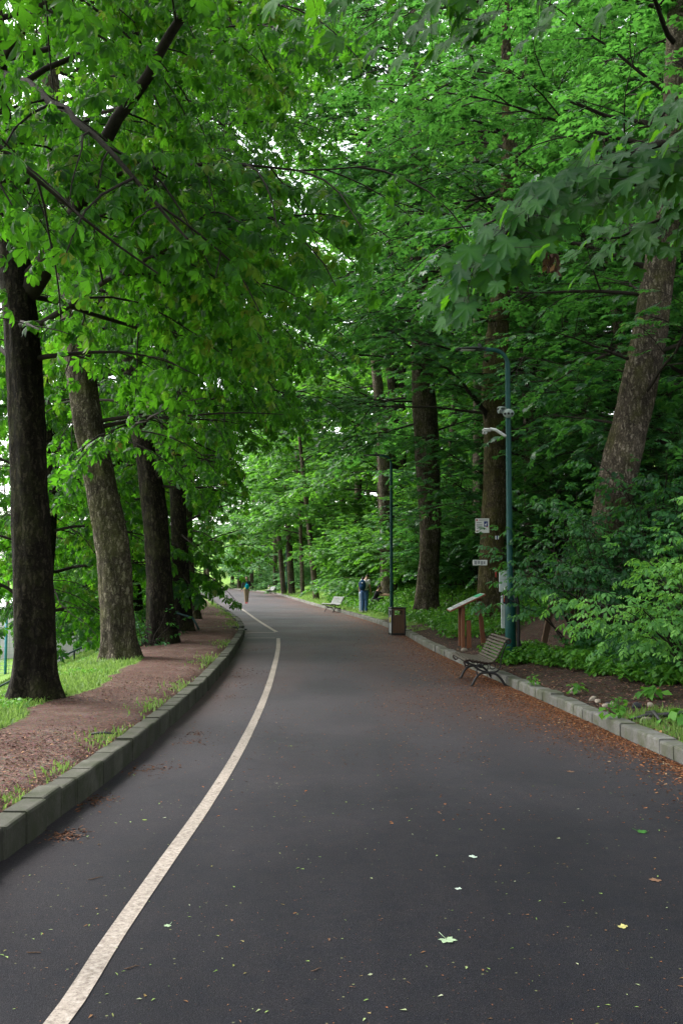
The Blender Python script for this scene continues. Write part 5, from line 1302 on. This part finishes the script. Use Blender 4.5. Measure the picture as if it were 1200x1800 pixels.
p = at(688, 1090, 34.0); lamp_post('slim teal green lamp post rising behind the wooden litter bin', p[0], 34.0, Hs(p[0], 34.0), R_(10), rb=.062)
p = at(503, 1034, 98); lamp_post('thin far lamp pole between two far trunks, blue in the haze', p[0], 98, Hs(p[0], 98), R_(25))
p = at(473, 1028, 128); lamp_post('farthest short looking lamp pole by the orange bin', p[0], 128, Hs(p[0], 128), R_(25))
# things hung on the near lamp post; z from the sightings at its distance
def zat(py, d=18.2): return at(890, py, d)[2]
def xat(px, d=18.2): return at(px, 1000, d)[0]
c = np.array([xat(893), 18.2, zat(726)])
r = empty('security_camera', (c[0] - .04, 18.08, c[2]), 0, 'white round multi-lens security camera halfway up the near lamp post', 'camera')
a = Acc(); a.ell((.05, -.02, -.03), (.105, .10, .085), 16, 10); a.box((-.07, .02, .04), (.14, .12, .12), np.array([[.94, -.34, 0], [.34, .94, 0], [0, 0, 1]]), bev=.02); a.build('housing', M['box_grey'], r)
for q in (-.8, -.15, .5):
    l = Acc(); l.tube([(.05 + .1*math.sin(q), -.02 - .095*math.cos(q), -.045), (.05 + .115*math.sin(q), -.02 - .11*math.cos(q), -.05)], [.022, .022], 12); l.build('lens', M['rubber'], r)
r = empty('bracket', (c[0], 18.2, c[2]), 0, 'thin dark band clamp holding the round camera on the lamp post', 'bracket'); a = Acc(); a.tube([(0.01, -.01, .02), (0.01, -.01, .06)], [.056, .056], 16); a.build('band', M['lamp_dark'], r)
zf = zat(765)
r = empty('flood_light', (xat(891), 18.2, zf), 0, 'small white arm light pointing left, below the security camera', 'lamp')
a = Acc(); a.tube([(0, 0, -.02), (-.05, -.04, .0), (-.20, -.07, .09), (-.30, -.08, .10)], [.03, .028, .028, .03], 10); a.build('arm', M['white'], r)
a = Acc(); a.box((-.36, -.08, .085), (.17, .12, .06), bev=.02); h = a.build('lamp_head', M['white'], r); a = Acc(); a.box((-.40, -.08, .035), (.09, .10, .05), bev=.01); a.build('lens', M['glass'], h)
r = empty('electric_box', (xat(890) + .02, 18.36, zat(1022)), R_(-16), 'upper grey-white electric box on the back of the near lamp post', 'box'); a = Acc(); a.box((0, 0, 0), (.24, .15, .39), bev=.008); a.build('case', M['box_grey'], r, smooth=False)
a = Acc(); a.box((-.122, .0, 0), (.012, .13, .37)); a.build('side_plate', M['white'], r, smooth=False)
r = empty('electric_box', (xat(896) , 18.38, zat(1076)), R_(-16), 'large lower grey-white electric cabinet with scribbled white side, behind the near lamp post', 'box'); a = Acc(); a.box((0, 0, 0), (.26, .17, .60), bev=.008); a.build('case', M['box_grey'], r, smooth=False)
a = Acc(); a.box((-.132, 0, 0), (.012, .15, .58)); sp_ = a.build('side_plate', M['white'], r, smooth=False)
a = Acc()
for k in range(9): a.bar((-.1395, -.03 + .05*math.sin(k*2.1), .20 - k*.04), (-.1395, .03*math.cos(k*1.7), .175 - k*.04), .004, .012)
a.build('scribble', M['ink'], sp_, smooth=False)
r = empty('meter', (xat(890), 18.14, zat(1049)), R_(-10), 'small black device with a red stripe on the left of the lamp post', 'device'); a = Acc(); a.box((-.03, 0, 0), (.11, .10, .25), bev=.015); a.build('case', M['rubber'], r, smooth=False)
a = Acc(); a.box((-.06, -.053, -.03), (.016, .006, .12)); a.build('stripe', M['red_ink'], r); a = Acc(); a.tube([(-.05, 0, .12), (-.05, .03, .17), (.02, .06, .18)], .012, 8); a.build('cable', M['white'], r)
a = Acc(); bx_ = LX + .10
a.tube([(LX + .05, 18.15, LZ + 1.35), (bx_ + .03, 18.14, LZ + 1.1), (bx_ + .035, 18.13, LZ + .55), (bx_ + .02, 18.12, LZ + .32), (bx_ + .03, 18.1, LZ + .02)], [.02, .03, .03, .028, .025], 8)
a.tube([(bx_ + .03, 18.13, LZ + .42), (bx_ + .08, 18.14, LZ + .25), (bx_ + .22, 18.16, LZ + .08)], [.028, .026, .024], 8)
tag(a.build('cable', M['rubber']), 'black cable running down the right of the near lamp post into the weeds', 'cable')

# information board
bx, by = 2.36, 21.7; bz = Hs(bx + .35, by)
r = empty('information_board', (bx, by, bz), R_(-2), 'sloping information board on brown wooden legs, between the bench and the tree', 'information board')
sl = math.atan2(.36, .76)
def onb(u, v, w=0): return (u*math.cos(sl) - w*math.sin(sl), v, .80 + u*math.sin(sl) + w*math.cos(sl))
Rb = np.array([[math.cos(sl), 0, -math.sin(sl)], [0, 1, 0], [math.sin(sl), 0, math.cos(sl)]])
a = Acc(); a.box(onb(.42, .5), (.86, 1.02, .035), Rb, bev=.006); a.build('board', M['post_wood'], r, smooth=False)
a = Acc(); a.box(onb(.42, .5, .022), (.83, .99, .008), Rb); pf = a.build('printed_sheet', M['board_face'], r, smooth=False)
a = Acc()
for (u, v, su, sv) in [(.20, .22, .22, .30), (.20, .62, .20, .36), (.48, .70, .18, .30), (.50, .25, .16, .26)]: a.box(onb(u, v, .027), (su, sv, .003), Rb)
a.build('picture', M['grey_ink'], pf, smooth=False)
a = Acc(); a.box(onb(.73, .5, .027), (.16, .94, .003), Rb); a.build('title_strip', M['green_ink'], pf, smooth=False)
for (x_, y_, top, w, d_, ln) in [(.28, .12, .90, .075, .14, 0), (.40, .10, .60, .10, .09, 0), (.75, .80, 1.08, .10, .09, .05), (.28, .88, .90, .075, .12, 0)]:
    a = Acc(); z0 = Hs(bx + x_, by + y_) - bz - .12
    a.bar((x_ + ln, y_, z0), (x_ - ln, y_, top), w, d_, bev=.006, up=(0, 1, 0)); a.build('leg', M['post_wood'], r, smooth=False)

# notices on the mossy trunk
def plate(label, px, py, d, w, h, name='notice_plate', rz=R_(-8)):
    p = at(px, py, d); r = empty(name, p, rz, label, 'notice', 'notice plates on the mossy trunk')
    a = Acc(); a.box((0, 0, 0), (w, .012, h), bev=.004); a.build('plate', M['white'], r, smooth=False); return r
def marks(r, m, rects, name):
    a = Acc()
    for (x_, z_, w, h) in rects: a.box((x_, -.0085, z_), (w, .005, h))
    a.build(name, m, r, smooth=False)
r = plate('square white notice with a blue dog symbol and lines of text, on the mossy trunk', 847, 924, 27.45, .38, .40)
marks(r, M['blue_ink'], [(.10, .045, .105, .15)], 'blue_symbol')
a = Acc(); a.ell((.095, -.0125, .03), (.028, .003, .020), 10, 6); a.ell((.118, -.0125, .065), (.014, .003, .014), 8, 6); a.box((.083, -.0125, .0), (.010, .004, .04)); a.box((.110, -.0125, .0), (.010, .004, .04)); a.build('white_dog_mark', M['white'], r)
marks(r, M['red_ink'], [(-.145, .155, .045, .04), (-.14, -.15, .05, .03), (.13, -.03, .04, .03)], 'red_marks')
marks(r, M['grey_ink'], [(.03, .155, .24, .022), (-.09, .085, .14, .020), (-.08, .02, .16, .026), (-.08, -.03, .14, .018), (-.08, -.075, .15, .018)], 'text_lines')
r = plate('low white plate with grey printing on the mossy trunk', 843, 989, 27.45, .40, .15)
marks(r, M['grey_ink'], [(-.12, 0, .07, .10), (-.03, .01, .06, .09), (.05, -.005, .06, .10), (.12, .0, .05, .08)], 'grey_print')
r = plate('small blue and white waymark on the right of the mossy trunk', 873, 945, 27.5, .10, .10, 'waymark'); marks(r, M['blue_ink'], [(0, 0, .035, .10)], 'blue_bar')
p = at(871, 1008, 27.42); a = Acc(); a.box(p, (.03, .006, .22)); tag(a.build('paint_mark', M['red_ink']), 'faded red painted stripe on the mossy trunk', 'paint mark')

# leaning plank and small sign in the bushes
a = Acc(); a.bar(gh(948, 1088, 19.0, -.1), at(985, 985, 19.0), .11, .07, bev=.01, up=(0, 1, 0)); tag(a.build('leaning_plank', M['old_wood'], smooth=False), 'brown wooden plank leaning to the right on the bank', 'plank')
p = at(1004, 1011, 18.6); zg = Hs(p[0], 18.6); r = empty('small_sign', (p[0], 18.6, zg), 0, 'tiny white sign with a green edge, half hidden in the dark shrub', 'sign')
a = Acc(); a.box((0, .03, (p[2]-zg)/2 - .05), (.07, .05, p[2]-zg + .1)); a.build('post', M['old_wood'], r, smooth=False)
a = Acc(); a.box((0, 0, p[2]-zg), (.12, .012, .11)); s_ = a.build('plate', M['white'], r, smooth=False); a = Acc(); a.box((0, -.004, p[2]-zg-.066), (.14, .016, .016)); a.build('edge', M['green_ink'], s_, smooth=False)
a = Acc(); a.box((-.01, -.008, p[2]-zg), (.04, .004, .05)); a.build('mark', M['grey_ink'], s_, smooth=False)

# handrail going down the slope, yard fence and stair wall on the left
r = empty('handrail', (0, 0, 0), 0, 'thin dark green handrail running down the grass slope behind the left trunks', 'handrail')
HR = [at(350, 1107, 26.3), at(345, 1097, 26.3), at(339, 1086, 26.4), at(306, 1076, 26.6), at(259, 1085, 27.0), at(178, 1124, 28.0), at(131, 1144, 28.4), at(100, 1159, 28.6), at(19, 1197, 29.0), at(-60, 1236, 29.2)]
a = Acc(); a.tube(HR, .028, 10); a.build('rail', M['rail_paint'], r)
for k in (4, 5, 6, 8, 9):
    q = HR[k]; a = Acc(); a.tube([(q[0], q[1], q[2]), (q[0], q[1], Hs(q[0], q[1]) - .2)], .024, 8); a.build('post', M['rail_paint'], r)
YD = 50.0
r = empty('mesh_fence', (0, 0, 0), 0, 'wire mesh fence with tall light blue posts, far down at the left edge', 'fence')
for px in (-70, 10, 95, 180):
    p = at(px, 1180, YD); z = Hs(p[0], YD); a = Acc(); a.tube([(p[0], YD, z - .2), (p[0], YD, z + 3.0)], .07, 10); a.build('post', M['blue_paint'], r)
a = Acc(); x0, x1 = at(-70, 0, YD)[0], at(180, 0, YD)[0]; zb = Hs(x0, YD)
for k in range(16): a.box(((x0+x1)/2, YD, zb + .1 + k*.18), (x1-x0, .02, .02))
for k in range(int((x1-x0)/.22)): a.box((x0 + k*.22, YD + .021, zb + 1.45), (.016, .016, 2.8))
a.build('wire_mesh', M['box_grey'], r, smooth=False)
a = Acc(); x2 = at(60, 0, YD + 14)[0]; zb = -3.6
a.box((x0 - 14, YD + 14, zb + 1.6), (x2 - x0 + 44, .4, 3.4)); tag(a.build('yard_wall', M['concrete'], smooth=False), 'long pale grey wall behind the mesh fence at the left edge', 'wall')
a = Acc(); p0, p1 = at(92, 1150, 38), at(182, 1106, 38); a.bar(p0 - np.array([0, 0, .45]), p1 - np.array([0, 0, .45]), .5, 1.0)
a.box(at(146, 1124, 37.6), (.38, .38, .55)); tag(a.build('stair_wall', M['concrete'], smooth=False), 'sloping pale concrete stair wall between the first two left trunks', 'wall')

# ================================================================== PEOPLE
SKIN = plain('skin', (.40, .24, .17), .6, .3, .06, 8)
HAIR = plain('dark_hair', (.02, .014, .011), .7, .3, .2, 40, stretch=(1, 1, 4))
EYE_M = plain('eye', (.015, .012, .010), .3, .5, .02, 8)
def fabric(name, c): return plain(name, c, .9, .15, .2, 9, bump=.3, bdist=.01)
def bake(acc, name, m, parent, voxel, it=4):
    o = acc.build(name, m, parent)
    md = o.modifiers.new('r', 'REMESH'); md.mode = 'VOXEL'; md.voxel_size = voxel; md.use_smooth_shade = True
    sm = o.modifiers.new('s', 'SMOOTH'); sm.iterations = it; sm.factor = .5
    dg = bpy.context.evaluated_depsgraph_get(); me = bpy.data.meshes.new_from_object(o.evaluated_get(dg)); me.name = name
    o.modifiers.clear(); old = o.data; o.data = me; bpy.data.meshes.remove(old)
    if not me.materials: me.materials.append(m)
    for pl in me.polygons: pl.use_smooth = True
    return o
def lerp(a, b, t): return np.array(a)*(1-t) + np.array(b)*t
def limb3(acc, a, b, c, r):        # three joint limb with taper
    pts, rr_ = [], []
    for (p, q, r0, rm, r1) in ((a, b, r[0], r[1], r[2]), (b, c, r[2], r[3], r[4])):
        for t in np.linspace(0, 1, 7)[:-1]:
            pts.append(lerp(p, q, t)); rr_.append(r0*(1-t)**2 + 2*rm*t*(1-t) + r1*t*t)
    pts.append(np.array(c, float)); rr_.append(r[4]); acc.tube(pts, rr_, 12)
    for p, q in ((a, r[0]), (b, r[2]), (c, r[4])): acc.ell(p, (q*.98,)*3, 10, 8)
def hand(acc, w, d, thumb_side, curl=.5):
    d = np.array(d, float); d /= np.linalg.norm(d); s = np.array(thumb_side, float); s -= d*np.dot(s, d); s /= np.linalg.norm(s); n = np.cross(d, s)
    Rm = np.stack([s, n, d], 1); acc.ell(np.array(w) + d*.045, (.040, .016, .052), 12, 8, rot=Rm)
    for k, (o, L) in enumerate(((.028, .072), (.010, .080), (-.010, .075), (-.028, .058))):
        b = np.array(w) + d*.085 + s*o; p1 = b + d*L*.5 + n*curl*.010; p2 = p1 + d*L*.35 + n*curl*.03; p3 = p2 + d*L*.15 + n*curl*.022
        acc.tube([b - d*.02, p1, p2, p3], [.0092, .0088, .008, .0065], 8)
    b = np.array(w) + d*.03 + s*.03; acc.tube([b, b + s*.025 + d*.025, b + s*.035 + d*.055 + n*.01], [.011, .010, .007], 8)
def person(label, loc, rz, J, shirt, trousers, shoes, sleeves, scale=1.0, hair_len=0.0, jacket=None, group=None):
    """J: joints in metres facing -Y: pelvis, chest, neck, head, and L/R shoulder, elbow, wrist, hip, knee, ankle"""
    r = empty('person', loc, rz, label, 'person', group); r.scale = (scale,)*3
    A = lambda k: np.array(J[k], float)
    a = Acc(); up = norm(A('neck') - A('pelvis')); lat = norm(A('shL') - A('shR')); fwd = np.cross(lat, up)   # faces -fwd side
    if np.dot(fwd, np.array(J.get('face', (0, -1, 0)))) < 0: fwd = -fwd
    def torso(acc, g, p0=0.0, p1=1.0):
        rows_ = [(0.0, .150, .105), (.18, .145, .100), (.38, .130, .092), (.62, .150, .105), (.82, .165, .105), (.93, .135, .085), (1.0, .07, .06)]
        V, Fc = [], []; sg = 16; use = [q for q in rows_ if p0 <= q[0] <= p1]
        for (t, wx, wy) in use:
            c = lerp(A('pelvis'), A('chest'), min(t/.62, 1)) if t < .62 else lerp(A('chest'), A('neck'), (t-.62)/.38)
            for k in range(sg):
                q = 2*math.pi*k/sg; V.append(c + lat*math.cos(q)*(wx + g) + fwd*math.sin(q)*(wy + g))
        m = len(use)
        for i in range(m-1):
            for k in range(sg): Fc.append((i*sg+k, i*sg+(k+1) % sg, (i+1)*sg+(k+1) % sg, (i+1)*sg+k))
        Fc += [tuple(range(sg-1, -1, -1)), tuple(range((m-1)*sg, m*sg))]
        acc.faces(V, Fc)
    torso(a, 0); hd = A('head'); hf = norm(np.array(J.get('look', fwd), float)); hl = norm(np.cross(hf, norm(hd - A('neck')))); hu = np.cross(hl, hf)
    hR = np.stack([hl, hf, hu], 1)
    a.tube([A('neck') - up*.04, A('neck') + (hd - A('neck'))*.5, hd - hu*.04], [.062, .054, .056], 12)
    a.ell(hd, (.076, .092, .112), 18, 14, rot=hR); a.ell(hd + hf*.022 - hu*.062, (.054, .066, .058), 14, 10, rot=hR)
    a.tube([hd + hf*.088 + hu*.012, hd + hf*.112 - hu*.022, hd + hf*.092 - hu*.03], [.010, .015, .012], 8)
    for s in (-1, 1): a.ell(hd + hl*s*.078 - hf*.005 - hu*.005, (.012, .022, .032), 8, 8, rot=hR)
    a.ell(hd + hf*.086 - hu*.062, (.024, .008, .006), 10, 6, rot=hR); a.ell(hd + hf*.085 - hu*.074, (.021, .008, .007), 10, 6, rot=hR)
    for s in 'LR':
        limb3(a, A('sh'+s), A('el'+s), A('wr'+s), (.050, .048, .038, .042, .026))
        limb3(a, A('hip'+s), A('kn'+s), A('an'+s), (.088, .080, .055, .062, .036))
        d = J.get('hand'+s, A('wr'+s) - A('el'+s)); hand(a, A('wr'+s), d, fwd if abs(np.dot(norm(np.array(d, float)), fwd)) < .9 else -lat, .6)
        f = norm(np.array(J.get('foot'+s, fwd), float)); ft = A('an'+s); a.tube([ft + np.array([0, 0, -.05]) - f*.05, ft + np.array([0, 0, -.06]) + f*.08, ft + np.array([0, 0, -.07]) + f*.17], [.036, .040, .028], 10)
    bake(a, 'body', SKIN, r, .0105, 3)
    for s in (-1, 1): e = Acc(); e.ell(hd + hf*.083 + hl*s*.031 + hu*.012, (.013, .008, .007), 8, 6, rot=hR); e.build('eye', EYE_M, r)
    h = Acc(); h.ell(hd + hu*.022 - hf*.012, (.086, .098, .106), 16, 12, rot=hR)
    V = h.V[0]; rel = V - hd; cut = (rel @ hf > .045) & (rel @ hu < .062); low = rel @ hu < (-.045 - hair_len)
    sc = np.where(cut | low, .70, 1.0); h.V[0] = hd + rel*sc[:, None]; h.build('hair', HAIR, r)
    g = Acc(); torso(g, .016, 0.0, .93)
    for s in 'LR':
        if sleeves == 'long': limb3(g, A('sh'+s), A('el'+s), lerp(A('el'+s), A('wr'+s), .93), (.064, .060, .052, .054, .042))
        else:
            q = lerp(A('sh'+s), A('el'+s), .62); g.tube([A('sh'+s), lerp(A('sh'+s), q, .5), q], [.064, .062, .064], 12); g.ell(A('sh'+s), (.062,)*3)
    jk = jacket or shirt
    bake(g, 'jacket' if jacket else 'shirt', jk, r, .016, 4)
    if jacket:                      # shirt front showing between the jacket edges
        g = Acc(); c = lerp(A('chest'), A('pelvis'), .45); Rm = np.stack([lat, fwd, up], 1)
        g.ell(c + fwd*.075 + up*.06, (.085, .065, .27), 14, 12, rot=Rm); bake(g, 'shirt', shirt, r, .014, 3)
    g = Acc()
    for s in 'LR': limb3(g, A('hip'+s), A('kn'+s), lerp(A('kn'+s), A('an'+s), .97), (.106, .098, .074, .076, .062))
    c = lerp(A('hipL'), A('hipR'), .5); Rm = np.stack([lat, fwd, np.cross(lat, fwd)], 1); g.ell(c + up*.03, (.172, .128, .13), 16, 12, rot=Rm)
    bake(g, 'trousers', trousers, r, .016, 4)
    for s in 'LR':
        f = norm(np.array(J.get('foot'+s, fwd), float)); ft = A('an'+s); g = Acc()
        g.tube([ft + np.array([0, 0, -.045]) - f*.075, ft + np.array([0, 0, -.043]) - f*.01, ft + np.array([0, 0, -.052]) + f*.08, ft + np.array([0, 0, -.062]) + f*.16, ft + np.array([0, 0, -.065]) + f*.195], [.036, .046, .046, .036, .018], 12)
        bake(g, 'shoe', shoes, r, .011, 2)
    return r
# walking man
p = G(433, 1061); D = p[1]
J = dict(pelvis=(0, 0, .96), chest=(0, -.01, 1.27), neck=(0, 0, 1.50), head=(0, -.03, 1.645), shL=(.185, 0, 1.435), shR=(-.185, 0, 1.435), elL=(.25, .03, 1.16), wrL=(.10, -.19, 1.12), handL=(-1, -.25, -.1),
         elR=(-.27, .05, 1.15), wrR=(-.285, -.02, .90), handR=(0, -.15, -1), hipL=(.09, 0, .92), hipR=(-.09, 0, .92), knL=(.085, -.02, .50), anL=(.05, .14, .12), knR=(-.06, -.13, .52), anR=(-.03, -.20, .09), footL=(0, -1, -.45), footR=(0, -1, .1), look=(.05, -1, -.05), face=(0, -1, 0))
person('man walking towards the camera in an open dark jacket, teal shirt and khaki trousers', (p[0], D, .0), R_(3), J, fabric('teal_shirt', (.01, .16, .24)), fabric('khaki_cloth', (.29, .22, .145)), fabric('red_shoe', (.30, .06, .06)), 'long', jacket=fabric('dark_jacket', (.025, .03, .035)))
r = empty('shoulder_bag', (p[0] + .06, D - .19, 1.10), 0, 'round turquoise bag carried in front of the walking man', 'bag'); a = Acc(); a.ell((0, 0, 0), (.135, .085, .175), 18, 12); a.ell((.0, -.03, .10), (.10, .07, .07), 14, 10)
bake(a, 'pouch', fabric('turquoise_cloth', (.0, .25, .30)), r, .014, 3); a = Acc(); a.ell((-.13, -.02, -.11), (.06, .05, .055), 12, 8); tag(a.build('pocket', M['yellow_ink'], r), 'yellow end pocket')
a = Acc(); a.tube([(.05, .05, .10), (.10, .10, .25), (.12, .19, .36)], .016, 8); a.build('strap', M['rubber'], r)
# man with backpack, bowed, seen from behind
p = at(641, 1075, 43.8); x, y = p[0], 43.8; z = Hs(x, y)
J = dict(pelvis=(0, 0, .95), chest=(0, -.03, 1.25), neck=(0, -.09, 1.46), head=(.0, -.22, 1.555), shL=(.185, -.05, 1.40), shR=(-.185, -.05, 1.40), elL=(.22, -.10, 1.12), wrL=(.16, -.28, .98), elR=(-.22, -.06, 1.11), wrR=(-.22, -.14, .87),
         hipL=(.09, 0, .91), hipR=(-.09, 0, .91), knL=(.10, -.02, .50), anL=(.10, .03, .09), knR=(-.09, .0, .50), anR=(-.10, .04, .09), look=(.1, -.8, -.7), face=(0, -1, 0))
rz = R_(148); person('man standing with bowed head, seen from behind in white shirt and blue jeans', (x, y, z), rz, J, fabric('white_shirt', (.62, .62, .62)), fabric('blue_jeans', (.045, .10, .21)), fabric('pale_shoe', (.5, .48, .46)), 'short')
r = empty('backpack', (x, y, z), rz, 'dark blue backpack worn by the bowed man', 'backpack'); a = Acc(); a.ell((0, .19, 1.20), (.165, .115, .25), 18, 14); a.ell((0, .27, 1.10), (.12, .07, .13), 14, 10)
bake(a, 'sack', fabric('navy_nylon', (.012, .045, .10)), r, .014, 3)
for s in (-1, 1): a = Acc(); a.tube([(s*.11, .12, 1.40), (s*.12, .0, 1.475), (s*.12, -.13, 1.38), (s*.14, -.13, 1.20), (s*.15, .05, 1.05)], .018, 8); a.build('strap', M['rubber'], r)
a = Acc(); a.box((-.05, .305, 1.30), (.06, .012, .03)); a.build('label_patch', M['white'], r)
# second person mostly hidden behind him
J2 = dict(J); J2.update(head=(.0, -.08, 1.58), look=(0, -1, -.1), wrL=(.2, -.1, .86))
person('person in very pale jeans, mostly hidden behind the man with the blue backpack', (x - .09, y + .45, Hs(x - .09, y + .45)), R_(150), J2, fabric('grey_shirt', (.06, .07, .09)), fabric('pale_jeans', (.42, .50, .58)), fabric('pale_shoe', (.5, .42, .4)), 'short', scale=.93)
# crouching person at the trunk
p = at(660, 1058, 46.6); x, y = p[0] + .02, 46.6; z = Hs(x, y)
J = dict(pelvis=(0, .12, .36), chest=(0, -.02, .62), neck=(0, -.10, .84), head=(0, -.17, .97), shL=(.18, -.08, .78), shR=(-.18, -.08, .78), elL=(.2, -.32, .66), wrL=(.14, -.56, .66), elR=(-.2, -.30, .62), wrR=(-.14, -.52, .62),
         hipL=(.09, .12, .34), hipR=(-.09, .12, .34), knL=(.13, -.28, .46), anL=(.12, -.02, .09), knR=(-.13, -.28, .46), anR=(-.12, -.02, .09), look=(0, -1, -.15), face=(0, -1, 0))
person('crouching person in black reaching an arm towards the forked trunk', (x, y, z), R_(75), J, fabric('black_shirt', (.015, .015, .017)), fabric('black_trousers', (.02, .02, .024)), fabric('dark_shoe', (.03, .03, .03)), 'short', scale=.98)
# far stroller
p = G(378, 1040); J = dict(pelvis=(0, 0, .95), chest=(0, -.01, 1.26), neck=(0, 0, 1.48), head=(0, -.03, 1.62), shL=(.18, 0, 1.42), shR=(-.18, 0, 1.42), elL=(.23, .03, 1.15), wrL=(.24, -.08, .92), elR=(-.23, .03, 1.15), wrR=(-.24, -.06, .92), hipL=(.09, 0, .91), hipR=(-.09, 0, .91), knL=(.1, -.06, .5), anL=(.1, -.12, .09), knR=(-.09, .02, .5), anR=(-.1, .10, .1), face=(0, -1, 0))
person('tiny distant walker in dark top and white trousers under the left boughs', (p[0], p[1], 0), .3, J, fabric('dark_top', (.04, .045, .06)), fabric('white_cloth', (.6, .6, .62)), fabric('dark_shoe_far', (.05, .05, .05)), 'long')
w = bpy.data.worlds.new('World'); scn.world = w; w.use_nodes = True
nt = w.node_tree; bg = nt.nodes['Background']
sky = nt.nodes.new('ShaderNodeTexSky'); sky.sky_type='NISHITA'; sky.sun_disc=False
sky.sun_elevation = R_(48); sky.sun_rotation = R_(-62); sky.dust_density = 4; sky.air_density=1.0
nb = NB(nt)
bw = nt.nodes.new('ShaderNodeRGBToBW'); nt.links.new(sky.outputs[0], bw.inputs[0])
c = nb.mix(0.8, sky.outputs[0], bw.outputs[0]); nt.links.new(c, bg.inputs[0]); bg.inputs[1].default_value = 0.80
sl = bpy.data.lights.new('sun','SUN'); so_=bpy.data.objects.new('sun', sl); col.objects.link(so_)
sl.energy=2.8; sl.angle=R_(14); sl.color=(1,.96,.9)
az=R_(-62); el=R_(48)
d = Vector((math.sin(az)*math.cos(el), math.cos(az)*math.cos(el), math.sin(el)))
so_.rotation_euler = d.to_track_quat('Z','Y').to_euler()
scn.view_settings.view_transform='Standard'
scn.cycles.max_bounces=5; scn.cycles.diffuse_bounces=3; scn.cycles.transmission_bounces=3; scn.cycles.glossy_bounces=2
